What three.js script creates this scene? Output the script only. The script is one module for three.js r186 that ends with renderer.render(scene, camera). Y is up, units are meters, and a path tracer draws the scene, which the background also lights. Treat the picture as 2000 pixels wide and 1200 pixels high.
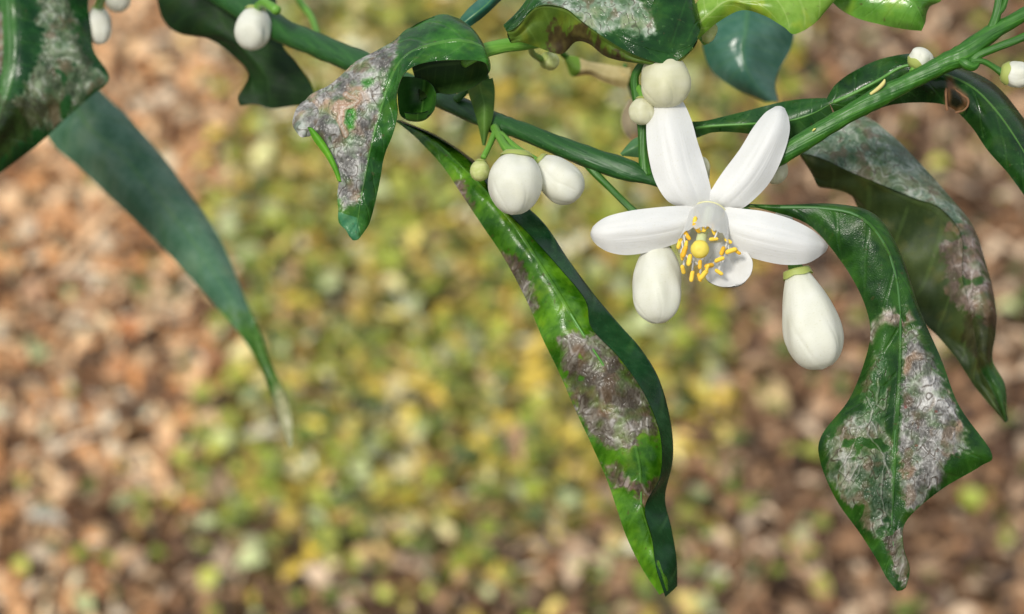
import * as THREE from 'three';
import { mergeGeometries } from 'three/addons/utils/BufferGeometryUtils.js';

// ------------------------------------------------------------------ camera, sky, sun, exposure
const scene = new THREE.Scene();
const TY = 0.1054, ASPECT = 1024 / 614, TX = TY * ASPECT;       // half-height and half-width of the view at 1 m
const PITCH = 38 * Math.PI / 180, CAM_H = 0.86, FOCUS = 0.5;    // looking down at a low branch 0.5 m away
const camera = new THREE.PerspectiveCamera(2 * Math.atan(TY) * 180 / Math.PI, ASPECT, 0.02, 400);
camera.position.set(0, CAM_H, 0);
camera.lookAt(0, CAM_H - Math.sin(PITCH), -Math.cos(PITCH));
camera.focus = FOCUS;
camera.userData.fStop = 17;
camera.updateMatrixWorld(true);

const SUN_DIR = new THREE.Vector3(-0.42, 1.0, 0.55).normalize();
const sun = new THREE.DirectionalLight(new THREE.Color(1.0, 0.95, 0.86), 2.3);
sun.position.copy(SUN_DIR).multiplyScalar(8);
sun.target.position.set(0, 0, -0.8);
sun.castShadow = true;
sun.shadow.radius = 24;
sun.shadow.mapSize.set(2048, 2048);
Object.assign(sun.shadow.camera, { left: -2, right: 2, top: 2, bottom: -2, near: 1, far: 20 });
scene.add(sun, sun.target);

{ // a bright thin-cloud sky, a little brighter towards the sun
  const w = 128, h = 64, data = new Float32Array(w * h * 4), d = new THREE.Vector3();
  for (let j = 0; j < h; j++) for (let i = 0; i < w; i++) {
    const lat = ((j + 0.5) / h - 0.5) * Math.PI, lon = ((i + 0.5) / w - 0.5) * 2 * Math.PI;
    d.set(Math.cos(lat) * Math.cos(lon), Math.sin(lat), Math.cos(lat) * Math.sin(lon));
    const up = Math.max(0, d.y), s = Math.pow(Math.max(0, d.dot(SUN_DIR)), 6);
    const k = (j * w + i) * 4;
    data[k] = 0.80 - 0.16 * up + 0.5 * s; data[k + 1] = 0.84 - 0.11 * up + 0.48 * s; data[k + 2] = 0.90 - 0.02 * up + 0.42 * s; data[k + 3] = 1;
  }
  const sky = new THREE.DataTexture(data, w, h, THREE.RGBAFormat, THREE.FloatType);
  sky.mapping = THREE.EquirectangularReflectionMapping;
  sky.magFilter = sky.minFilter = THREE.LinearFilter;
  sky.needsUpdate = true;
  scene.background = sky; scene.environment = sky;
  scene.backgroundIntensity = 0.6; scene.environmentIntensity = 0.6;
}
const renderer = new THREE.WebGLRenderer({ antialias: true });
renderer.toneMapping = THREE.LinearToneMapping;
renderer.toneMappingExposure = 1.28;
renderer.shadowMap.enabled = true;

// ------------------------------------------------------------------ helpers
let seed = 7;
const rnd = () => { seed = (seed * 1664525 + 1013904223) >>> 0; return seed / 4294967296; };
const rr = (a, b) => a + (b - a) * rnd();
const clamp = (x, a = 0, b = 1) => Math.min(b, Math.max(a, x));
const smooth = (a, b, x) => { const t = clamp((x - a) / (b - a)); return t * t * (3 - 2 * t); };
const mix = (a, b, t) => a + (b - a) * t;
const mix3 = (a, b, t) => [mix(a[0], b[0], t), mix(a[1], b[1], t), mix(a[2], b[2], t)];
const perm = new Uint8Array(512);
{ for (let i = 0; i < 256; i++) perm[i] = i; for (let i = 255; i > 0; i--) { const j = Math.floor(rnd() * (i + 1)); [perm[i], perm[j]] = [perm[j], perm[i]]; } for (let i = 0; i < 256; i++) perm[256 + i] = perm[i]; }
function noise(x, y) { // gradient noise, about -1..1
  const X = Math.floor(x), Y = Math.floor(y), fx = x - X, fy = y - Y, xi = X & 255, yi = Y & 255;
  const g = (h, a, b) => { const k = h & 7; return k < 4 ? (k & 1 ? -a : a) + (k & 2 ? -b : b) : k === 4 ? 1.4 * a : k === 5 ? -1.4 * a : k === 6 ? 1.4 * b : -1.4 * b; };
  const u = fx * fx * fx * (fx * (fx * 6 - 15) + 10), v = fy * fy * fy * (fy * (fy * 6 - 15) + 10);
  const A = perm[xi] + yi, B = perm[xi + 1] + yi;
  return mix(mix(g(perm[A], fx, fy), g(perm[B], fx - 1, fy), u), mix(g(perm[A + 1], fx, fy - 1), g(perm[B + 1], fx - 1, fy - 1), u), v);
}
const fbm = (x, y, n = 3) => { let s = 0, a = 0.5; for (let i = 0; i < n; i++) { s += a * noise(x, y); x = x * 2.03 + 17.1; y = y * 2.03 + 9.7; a *= 0.5; } return s; };

// a place given by a pixel of the 2000 x 1200 photograph and its own depth (z: towards the lens, in units of one pixel at the focus distance, 0.088 mm)
const UNIT = 2 * FOCUS * TX / 2000;
const RIGHT = new THREE.Vector3(1, 0, 0), FWD = new THREE.Vector3(0, -Math.sin(PITCH), -Math.cos(PITCH)), UP = new THREE.Vector3(0, Math.cos(PITCH), -Math.sin(PITCH));
function P(x, y, z = 0) {
  const d = FOCUS - z * UNIT;
  return new THREE.Vector3().copy(camera.position).addScaledVector(FWD, d).addScaledVector(RIGHT, (x - 1000) / 1000 * TX * d).addScaledVector(UP, -(y - 600) / 600 * TY * d);
}
const scaleAt = (z) => UNIT * (FOCUS - z * UNIT) / FOCUS;        // metres per photograph pixel at that depth
function toPixel(p) {
  const v = p.clone().sub(camera.position), d = v.dot(FWD);
  return [1000 + v.dot(RIGHT) / d / TX * 1000, 600 - v.dot(UP) / d / TY * 600];
}
const taken = {};
function numbered(n) { taken[n] = (taken[n] ?? -1) + 1; return taken[n] ? n + '_' + String(taken[n]).padStart(3, '0') : n; }
function add(o, name, parent) { o.name = name; o.castShadow = o.receiveShadow = true; parent.add(o); return o; }
const mesh = (name, geo, mat, parent) => add(new THREE.Mesh(geo, mat), name, parent);
function group(name, parent, label) { const g = add(new THREE.Group(), name, parent); if (label) g.userData.label = label; return g; }
function thing(name, label, category, grp) {
  const g = add(new THREE.Group(), numbered(name), scene);
  g.userData = { label, category }; if (grp) g.userData.group = grp;
  return g;
}
const phys = (o) => new THREE.MeshPhysicalMaterial({ side: THREE.DoubleSide, ...o });
const lin = (r, g, b) => new THREE.Color().setRGB(r, g, b);
const srgb = (r, g, b) => new THREE.Color().setRGB(r / 255, g / 255, b / 255, THREE.SRGBColorSpace);
function dataTex(arr, w, h, isColor) {
  const t = new THREE.DataTexture(arr, w, h, THREE.RGBAFormat, THREE.UnsignedByteType);
  t.magFilter = THREE.LinearFilter; t.minFilter = THREE.LinearMipmapLinearFilter; t.generateMipmaps = true;
  t.wrapS = t.wrapT = THREE.RepeatWrapping;
  if (isColor) t.colorSpace = THREE.SRGBColorSpace;
  t.needsUpdate = true; return t;
}
// ---- a curved sheet through a grid of points (rows along the leaf, columns across it), Catmull-Rom both ways
const cr = (a, b, c, d, t) => { const t2 = t * t, t3 = t2 * t; return 0.5 * (2 * b + (c - a) * t + (2 * a - 5 * b + 4 * c - d) * t2 + (3 * b - a - 3 * c + d) * t3); };
function evalLine(pts, t) { // pts: array of [x,y,z], t 0..1
  const n = pts.length - 1, f = clamp(t) * n, i = Math.min(n - 1, Math.floor(f)), k = f - i;
  const b = pts[i], c = pts[i + 1], a = i > 0 ? pts[i - 1] : b.map((q, j) => 2 * q - c[j]), d = i + 2 <= n ? pts[i + 2] : c.map((q, j) => 2 * q - b[j]);
  return b.map((_, j) => cr(a[j], b[j], c[j], d[j], k));
}
function sheet(rows, nu, nv, wave, flip = false, bulge = 0) { // flip: the grid is read from the back
  const cols = rows[0].length, lines = [];
  for (let c = 0; c < cols; c++) lines.push(rows.map((r) => r[c].length > 2 ? r[c] : [...r[c], 0]));
  const px = [];
  for (let j = 0; j <= nv; j++) {
    const ring = lines.map((l) => evalLine(l, j / nv));
    for (let i = 0; i <= nu; i++) {
      const p = evalLine(ring, i / nu);
      if (wave) p[2] += wave(i / nu, j / nv, p);
      if (bulge) p[2] += bulge * noise(p[0] * 0.021 + 4, p[1] * 0.021 + cols);
      px.push(p);
    }
  }
  return { px, nu, nv, flip, at(u, v) { const fi = u * nu, fj = v * nv, i = Math.min(nu - 1, Math.floor(fi)), j = Math.min(nv - 1, Math.floor(fj)), a = fi - i, b = fj - j, s = nu + 1, q = px; const r = [0, 0, 0]; for (let c = 0; c < 3; c++) r[c] = mix(mix(q[j * s + i][c], q[j * s + i + 1][c], a), mix(q[(j + 1) * s + i][c], q[(j + 1) * s + i + 1][c], a), b); return r; } };
}
function sheetGeometry(S, thickPx) { // closed shell: group 0 the side that faces the reader of the grid, group 1 its back and rim
  const { px, nu, nv } = S, s = nu + 1, n = px.length, pos = px.map((p) => P(...p)), nor = [];
  const a = new THREE.Vector3(), b = new THREE.Vector3();
  for (let j = 0; j <= nv; j++) for (let i = 0; i <= nu; i++) {
    a.subVectors(pos[j * s + Math.min(nu, i + 1)], pos[j * s + Math.max(0, i - 1)]);
    b.subVectors(pos[Math.min(nv, j + 1) * s + i], pos[Math.max(0, j - 1) * s + i]);
    const m = S.flip ? new THREE.Vector3().crossVectors(a, b) : new THREE.Vector3().crossVectors(b, a);
    if (m.lengthSq() < 1e-16) m.copy(nor.length ? nor[nor.length - 1] : FWD.clone().negate()); nor.push(m.normalize());
  }
  // a row that narrows to a point takes the normals of the row next to it
  for (const [j, k] of [[0, 1], [nv, nv - 1]]) if (pos[j * s].distanceTo(pos[j * s + nu]) < 6 * UNIT) for (let i = 0; i <= nu; i++) nor[j * s + i] = nor[k * s + i].clone();
  const vp = [], vn = [], uv = [], idx0 = [], idx1 = [], h = thickPx * UNIT / 2;
  for (const sg of [1, -1]) for (let k = 0; k < n; k++) {
    const i = k % s, e = Math.min(i, nu - i) / nu, t = h * (0.35 + 0.65 * smooth(0, 0.12, e));
    vp.push(pos[k].x + sg * nor[k].x * t, pos[k].y + sg * nor[k].y * t, pos[k].z + sg * nor[k].z * t);
    vn.push(sg * nor[k].x, sg * nor[k].y, sg * nor[k].z); uv.push(i / nu, Math.floor(k / s) / nv);
  }
  for (let j = 0; j < nv; j++) for (let i = 0; i < nu; i++) {
    const q = j * s + i;
    idx0.push(q, q + s, q + 1, q + 1, q + s, q + s + 1);
    idx1.push(n + q, n + q + 1, n + q + s, n + q + 1, n + q + s + 1, n + q + s);
  }
  const loop = []; // rim
  for (let i = 0; i < nu; i++) loop.push([i, i + 1]);
  for (let j = 0; j < nv; j++) loop.push([j * s + nu, (j + 1) * s + nu]);
  for (let i = nu; i > 0; i--) loop.push([nv * s + i, nv * s + i - 1]);
  for (let j = nv; j > 0; j--) loop.push([j * s, (j - 1) * s]);
  for (const [p, q] of loop) idx1.push(p, q, n + p, q, n + q, n + p);
  if (S.flip) for (const I of [idx0, idx1]) for (let k = 0; k < I.length; k += 3) [I[k + 1], I[k + 2]] = [I[k + 2], I[k + 1]];
  const g = new THREE.BufferGeometry();
  g.setAttribute('position', new THREE.Float32BufferAttribute(vp, 3));
  g.setAttribute('normal', new THREE.Float32BufferAttribute(vn, 3));
  g.setAttribute('uv', new THREE.Float32BufferAttribute(uv, 2));
  g.setIndex([...idx0, ...idx1]);
  g.addGroup(0, idx0.length, 0); g.addGroup(idx0.length, idx1.length, 1);
  return g;
}
// ---- a stem: tapering tube through [x, y, z, radius in px]
function stemGeometry(pts, { sides = 14, steps = 10, ridge = 0, rough = 0.03, caps = true } = {}) {
  const n = (pts.length - 1) * steps, C = [], R = [];
  for (let k = 0; k <= n; k++) { const p = evalLine(pts, k / n); C.push(P(p[0], p[1], p[2])); R.push(p[3] * scaleAt(p[2])); }
  const pos = [], uv = [], idx = [], T = new THREE.Vector3(), N = new THREE.Vector3(), B = new THREE.Vector3(); let ref = FWD.clone(), len = 0;
  for (let k = 0; k <= n; k++) {
    T.subVectors(C[Math.min(n, k + 1)], C[Math.max(0, k - 1)]).normalize();
    N.copy(ref).addScaledVector(T, -ref.dot(T)).normalize(); ref.copy(N); B.crossVectors(T, N);
    if (k) len += C[k].distanceTo(C[k - 1]);
    for (let i = 0; i <= sides; i++) {
      const a = i / sides * 2 * Math.PI, r = R[k] * (1 + ridge * Math.cos(3 * a + 0.6) + rough * noise(Math.cos(a) * 1.5 + k * 0.35, Math.sin(a) * 1.5 + pts[0][0]));
      const q = C[k].clone().addScaledVector(N, Math.cos(a) * r).addScaledVector(B, Math.sin(a) * r);
      pos.push(q.x, q.y, q.z); uv.push(i / sides, len / 0.02);
    }
  }
  const s = sides + 1;
  for (let k = 0; k < n; k++) for (let i = 0; i < sides; i++) { const q = k * s + i; idx.push(q, q + 1, q + s, q + 1, q + s + 1, q + s); }
  if (caps) for (const [k, flip] of [[0, 1], [n, 0]]) {
    const c = pos.length / 3, e = T.subVectors(C[k], C[k ? k - 1 : 1]).normalize().multiplyScalar(R[k] * 0.5).add(C[k]); pos.push(e.x, e.y, e.z); uv.push(0.5, 0);
    for (let i = 0; i < sides; i++) flip ? idx.push(c, k * s + i + 1, k * s + i) : idx.push(c, k * s + i, k * s + i + 1);
  }
  const g = new THREE.BufferGeometry();
  g.setAttribute('position', new THREE.Float32BufferAttribute(pos, 3)); g.setAttribute('uv', new THREE.Float32BufferAttribute(uv, 2)); g.setIndex(idx); g.computeVertexNormals();
  const nr = g.attributes.normal; // close the seam in the shading
  for (let k = 0; k <= n; k++) { const a = k * s, b = a + sides, v = new THREE.Vector3(nr.getX(a) + nr.getX(b), nr.getY(a) + nr.getY(b), nr.getZ(a) + nr.getZ(b)).normalize(); nr.setXYZ(a, v.x, v.y, v.z); nr.setXYZ(b, v.x, v.y, v.z); }
  return g;
}
// ---- leaf surfaces: colour, gloss and relief of a leaf, with the mined (insect-eaten, silvery) patches where the photograph has them
function inside(poly, x, y) { // signed distance to polygon, positive inside
  let d = 1e9, c = false;
  for (let i = 0, j = poly.length - 1; i < poly.length; j = i++) {
    const [ax, ay] = poly[j], [bx, by] = poly[i], ex = bx - ax, ey = by - ay, t = clamp(((x - ax) * ex + (y - ay) * ey) / (ex * ex + ey * ey));
    d = Math.min(d, Math.hypot(x - ax - ex * t, y - ay - ey * t));
    if ((ay > y) !== (by > y) && x < (bx - ax) * (y - ay) / (by - ay) + ax) c = !c;
  }
  return c ? d : -d;
}
function mined(x, y, o) { // dead film over the eaten tissue: crumpled, with winding threads, tan and dark flecks and painted glints; returns [r,g,b,relief,show]
  const sx = x + 14 * fbm(x * 0.025, y * 0.02, 2), sy = y + 14 * fbm(x * 0.025 + 40, y * 0.02, 2);
  const big = fbm(x * 0.016 + 5, y * 0.012 + o.seed, 3), med = fbm(sx * 0.055, sy * 0.04 + o.seed, 3), fine = fbm(x * 0.2, y * 0.15 + o.seed, 2);
  const thread = smooth(0.84, 0.98, 1 - Math.abs(noise(sx * 0.034 + o.seed, sy * 0.026))) * smooth(-0.15, 0.1, big + 0.4 * med), crack = smooth(0.86, 0.99, 1 - Math.abs(noise(sx * 0.06 + 20, sy * 0.045 + o.seed))) * smooth(-0.1, 0.15, med);
  let c = mix3(o.dark, o.light, clamp(0.42 + 1.2 * big + 0.8 * med + 0.45 * fine));
  c = mix3(c, o.tan, 0.8 * smooth(0.08, 0.32, fbm(x * 0.014 + 31, y * 0.012 + o.seed * 2, 3)));
  c = mix3(c, [218, 214, 212], 0.42 * thread); c = mix3(c, [70, 60, 50], 0.6 * crack); c = mix3(c, [104, 82, 60], 0.55 * smooth(0.1, 0.3, fbm(x * 0.024 + 131, y * 0.02 + o.seed, 3)));
  c = mix3(c, [234, 234, 230], 0.5 * smooth(0.34, 0.46, fbm(x * 0.13 + 9, y * 0.10 + o.seed, 2)));  // white glints painted into the film colour
  if (o.red) c = mix3(c, [150, 70, 66], 0.6 * smooth(0.36, 0.46, fbm(x * 0.05 + 77, y * 0.05 + o.seed, 2)));
  const show = smooth(o.holes, o.holes + 0.10, fbm(x * 0.02 + 60 + o.seed, y * 0.02, 3)); // islands of living leaf left standing
  return [c[0], c[1], c[2], 0.5 + 0.5 * med + 0.3 * fine + 0.2 * thread - 0.2 * crack, show];
}
const SILVER = { dark: [84, 82, 78], light: [202, 200, 194], tan: [184, 150, 122], holes: 0.30, seed: 3, red: true };
const DULL = { dark: [72, 64, 52], light: [156, 150, 138], tan: [140, 112, 88], holes: 0.22, seed: 11 };
const FILM = { dark: [58, 84, 50], light: [150, 164, 140], tan: [120, 126, 92], holes: 0.20, seed: 19 };
function leafSurface(S, o) {
  const w = o.w ?? 256, h = o.h ?? 512, col = new Uint8Array(w * h * 4), rel = new Uint8Array(w * h * 4), rgh = new Uint8Array(w * h * 4);
  const um = o.mid ?? 0.5, veins = o.veins ?? 9, f = o.freq ?? 1;
  for (let j = 0; j < h; j++) for (let i = 0; i < w; i++) {
    const u = (i + 0.5) / w, v = (j + 0.5) / h, p = S.at(u, v), x = p[0] * f, y = p[1] * f + p[2] * 0.6;
    const n = fbm(x * 0.013, y * 0.013, 3), n2 = fbm(x * 0.07 + 3, y * 0.07, 2), n3 = noise(x * 0.45, y * 0.45);
    let c = mix3(mix3(o.c1, o.c2, clamp(0.5 + 1.4 * n + 0.5 * n2)), [o.c2[0] * 1.35 + 10, o.c2[1] * 1.1, o.c2[2] * 0.8], (o.yellow ?? 0.35) * smooth(0.05, 0.35, fbm(x * 0.02 + 90, y * 0.02, 3))), b = 0.5 + 0.05 * n2 + 0.05 * n3, g = o.gloss - 0.08 + 0.14 * n2 + 0.08 * n;
    const s = Math.abs(u - um) / (u < um ? um : 1 - um + 1e-6), q = v * veins - s * 0.9 + 0.25 * noise(v * 6, u < um ? 2 : 8), fr = Math.abs(q - Math.round(q));
    const vein = (1 - smooth(0.02, 0.09, fr)) * smooth(0.02, 0.12, s) * (1 - smooth(0.75, 1, s));
    c = mix3(c, o.vein ?? [96, 140, 60], (o.veinAmt ?? 0.16) * vein); b -= 0.16 * vein;
    const mw = (o.midWidth ?? 0.035) * (1.15 - v * 0.7), m = 1 - smooth(mw * 0.5, mw, Math.abs(u - um));
    c = mix3(c, o.vein ?? [110, 158, 70], (o.midAmt ?? 0.5) * m); b += 0.25 * m;
    const sp = smooth(0.56, 0.66, noise(x * 0.12 + 50, y * 0.12)); c = mix3(c, [120, 150, 96], 0.25 * sp * (o.specks ?? 1)); // pale oil-gland specks
    for (const pt of o.patches ?? []) {
      if (pt.u && (u < pt.u[0] || u > pt.u[1])) continue;
      if (pt.v && (v < pt.v[0] || v > pt.v[1])) continue;
      let k = 1;
      if (pt.poly) { const d = inside(pt.poly, p[0], p[1]) + (pt.edge ?? 14) * (fbm(x * 0.03 + 9, y * 0.03, 3) + 0.9 * fbm(x * 0.09, y * 0.09 + 4, 3)); const sf = pt.soft ?? 1; if (d < -6 * sf) continue; k = smooth(-6 * sf, 7 * sf, d); }
      if (pt.paint) { c = mix3(c, mix3(pt.paint, pt.paint2 ?? pt.paint, clamp(0.5 + 1.6 * n2 + n)), k * (pt.amt ?? 1)); continue; }
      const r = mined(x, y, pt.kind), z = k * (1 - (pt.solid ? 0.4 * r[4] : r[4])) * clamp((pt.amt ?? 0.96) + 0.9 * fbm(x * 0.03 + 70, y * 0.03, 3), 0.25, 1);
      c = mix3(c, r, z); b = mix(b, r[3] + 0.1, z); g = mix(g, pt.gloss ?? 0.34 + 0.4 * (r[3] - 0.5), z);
    }
    for (const t of o.tracks ?? []) { // serpentine tunnels drawn as winding threads
      let d = 1e9; for (let a = 0; a + 1 < t.pts.length; a++) { const A = t.pts[a], B = t.pts[a + 1], ex = B[0] - A[0], ey = B[1] - A[1], k = clamp(((p[0] - A[0]) * ex + (p[1] - A[1]) * ey) / (ex * ex + ey * ey)); d = Math.min(d, Math.hypot(p[0] - A[0] - ex * k + 3 * noise(x * .06, y * .06), p[1] - A[1] - ey * k + 3 * noise(x * .06 + 20, y * .06))); }
      const e = 1 - smooth(t.w * 0.6, t.w, d), core = 1 - smooth(0, t.w * 0.35, Math.abs(d - t.w * 0.2));
      c = mix3(c, mix3(t.c ?? [150, 146, 138], [214, 210, 204], 0.6 * core), e * (t.amt ?? 0.8)); b += 0.2 * e;
    }
    const k = (j * w + i) * 4, lo = smooth(0.62, 0.72, noise(x * 0.09 + 7, y * 0.09 + 80)); c = mix3(c, [82, 66, 38], 0.45 * lo * (o.specks ?? 1)); // small brown scars
    for (let q = 0; q < 3; q++) { col[k + q] = clamp(c[q] + 4 * n3, 0, 255); rel[k + q] = clamp(b) * 255; rgh[k + q] = clamp(g, 0.12, 1) * 255; }
    col[k + 3] = rel[k + 3] = rgh[k + 3] = 255;
  }
  return phys({ map: dataTex(col, w, h, true), ...(w * h < 20000 ? { roughness: o.gloss } : { bumpMap: dataTex(rel, w, h), bumpScale: o.bump ?? 0.00022, roughnessMap: dataTex(rgh, w, h), roughness: 1 }), transmission: o.through ?? 0.14, ior: 1.45, specularIntensity: 0.75, thickness: 0 });
}
const shared = new Map(); // backs that look alike share one surface
function backSurface(S, o) { const k = JSON.stringify(o); if (!shared.has(k)) shared.set(k, leafSurface(S, o)); return shared.get(k); }
const TOP = { c1: [14, 48, 10], c2: [42, 86, 18], gloss: 0.42 };
const UNDER = { c1: [52, 84, 26], c2: [78, 112, 38], gloss: 0.62, vein: [120, 150, 78], veinAmt: 0.2, midAmt: 0.35, specks: 0.3, bump: 0.00012 };
function leaf(parent, o) {
  const L = group('leaf', parent, o.label), dz = o.dz ?? 0, n = o.rows.length - 1;
  const rows = o.rows.map((r, j) => r.map((p, i) => { // margins are never quite even
    const e = (i === 0 || i === r.length - 1) && j > 0 && j < n ? (o.ragged ?? 3) : 0, a = p[0] * 0.031 + p[1] * 0.027;
    return [p[0] + e * noise(a, 3.1), p[1] + e * noise(a, 7.7), (p[2] ?? 0) + dz + 2 * e * noise(a * 1.3, 5.2)];
  }));
  const one = (name, grid, front, back, thick) => {
    const S = sheet(grid, o.nu ?? 32, o.nv ?? 80, o.wave, o.flip, o.bulge ?? 6);
    mesh(name, sheetGeometry(S, thick), [leafSurface(S, { mid: o.mid, ...front }), backSurface(S, { mid: o.mid, w: 96, h: 192, ...back })], L); return S;
  };
  const back = { ...(o.backBase ?? UNDER), ...o.back }, front = { ...(o.frontBase ?? TOP), ...o.front };
  let S;
  if (o.under) { // folded: the upper face ends at the fold, the half beyond it shows its underside
    S = one('blade', rows.map((r) => r.slice(0, 3)), { ...front, mid: 0.9 }, back, o.thick ?? 4);
    one('folded_half', rows.map((r) => r.slice(2).map((p, i) => i ? p : [p[0], p[1] - 1, p[2] - 5])), { ...UNDER, mid: 0.05, ...o.under }, { ...TOP, w: 64, h: 64 }, o.thick ?? 4);
  } else S = one('blade', rows, front, back, o.thick ?? 4);
  if (o.rib) { // the raised midrib, a rounded cord set into the blade
    const pts = []; for (let k = 0; k <= 14; k++) { const v = mix(o.rib.v?.[0] ?? 0, o.rib.v?.[1] ?? 0.97, k / 14), p = S.at(o.mid ?? 0.5, v); pts.push([p[0], p[1], p[2] + (o.rib.z ?? 0), (o.rib.r ?? 5) * (1 - 0.75 * v)]); }
    mesh('midrib', stemGeometry(pts, { sides: 8, steps: 4 }), o.rib.mat ?? M.rib, L);
  }
  if (o.stalk) mesh('leaf_stalk', stemGeometry(o.stalk.map((p, i) => i ? p : [p[0], p[1], p[2] + dz, p[3]]), { sides: 10 }), o.stalkMat ?? M.stem, L);
  return L;
}
// ---- stem skin
function skin(c1, c2, gloss, seedv) {
  const w = 128, h = 256, col = new Uint8Array(w * h * 4), rel = new Uint8Array(w * h * 4);
  for (let j = 0; j < h; j++) for (let i = 0; i < w; i++) {
    const x = Math.cos(i / w * 6.2832) * 3, y = Math.sin(i / w * 6.2832) * 3 + seedv, n = fbm(x + j * 0.012, y + j * 0.02, 3), s = noise(x * 3 + 8, y * 3 + j * 0.03), sp = smooth(0.5, 0.7, noise(i * 0.22, j * 0.22 + seedv));
    const c = mix3(mix3(c1, c2, clamp(0.5 + n + 0.3 * s)), [150, 165, 110], 0.3 * sp), k = (j * w + i) * 4;
    for (let q = 0; q < 3; q++) { col[k + q] = clamp(c[q], 0, 255); rel[k + q] = clamp(0.5 + 0.3 * s + 0.3 * sp) * 255; }
    col[k + 3] = rel[k + 3] = 255;
  }
  return phys({ map: dataTex(col, w, h, true), bumpMap: dataTex(rel, w, h), bumpScale: 0.00014, roughness: gloss, thickness: 0 });
}
// ---- white petal tissue: faint lengthwise veins
function petalSkin(c1, c2) {
  const w = 256, h = 256, col = new Uint8Array(w * h * 4), rel = new Uint8Array(w * h * 4);
  for (let j = 0; j < h; j++) for (let i = 0; i < w; i++) {
    const u = i / w, v = j / h, ln = noise(u * 34, v * 2.2) * 0.6 + noise(u * 70, v * 3) * 0.4, n = fbm(u * 5, v * 5 + 3, 3), sp = smooth(0.55, 0.68, noise(u * 46, v * 46));
    let c = mix3(c1, c2, clamp(0.5 + 0.9 * n + 0.12 * ln)); c = mix3(c, [196, 190, 140], 0.2 * sp); c = mix3(c, [214, 216, 190], 0.35 * smooth(0.45, 0.6, noise(u * 90 + 4, v * 90)));
    const k = (j * w + i) * 4;
    for (let q = 0; q < 3; q++) { col[k + q] = c[q]; rel[k + q] = clamp(0.5 + 0.35 * ln + 0.15 * n) * 255; }
    col[k + 3] = rel[k + 3] = 255;
  }
  return phys({ map: dataTex(col, w, h, true), bumpMap: dataTex(rel, w, h), bumpScale: 0.00005, roughness: 0.55, transmission: 0.3, thickness: 0, ior: 1.4 });
}
const M = {
  stem: skin([28, 78, 12], [62, 118, 24], 0.42, 2), stemDark: skin([22, 66, 24], [44, 92, 34], 0.45, 7), stemPale: skin([84, 140, 40], [122, 172, 66], 0.5, 12),
  rib: phys({ color: srgb(86, 140, 58), roughness: 0.42 }), ribDark: phys({ color: srgb(58, 104, 44), roughness: 0.45 }),
  petal: petalSkin([232, 232, 229], [239, 239, 236]), bud: petalSkin([234, 234, 216], [242, 242, 230]), budCream: petalSkin([222, 220, 180], [234, 232, 202]), budGreen: petalSkin([196, 208, 122], [222, 226, 160]),
  calyx: phys({ color: srgb(182, 194, 104), roughness: 0.55, transmission: 0.3, thickness: 0 }),
  anther: phys({ color: srgb(242, 204, 72), roughness: 0.85 }), antherDark: phys({ color: srgb(230, 178, 42), roughness: 0.75 }), stigma: phys({ color: srgb(226, 206, 84), roughness: 0.6 }),
  style: phys({ color: srgb(206, 216, 164), roughness: 0.5 }), disc: phys({ color: srgb(208, 206, 158), roughness: 0.5 }),
  bark: phys({ color: srgb(128, 92, 62), roughness: 0.85 }),
};
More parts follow.
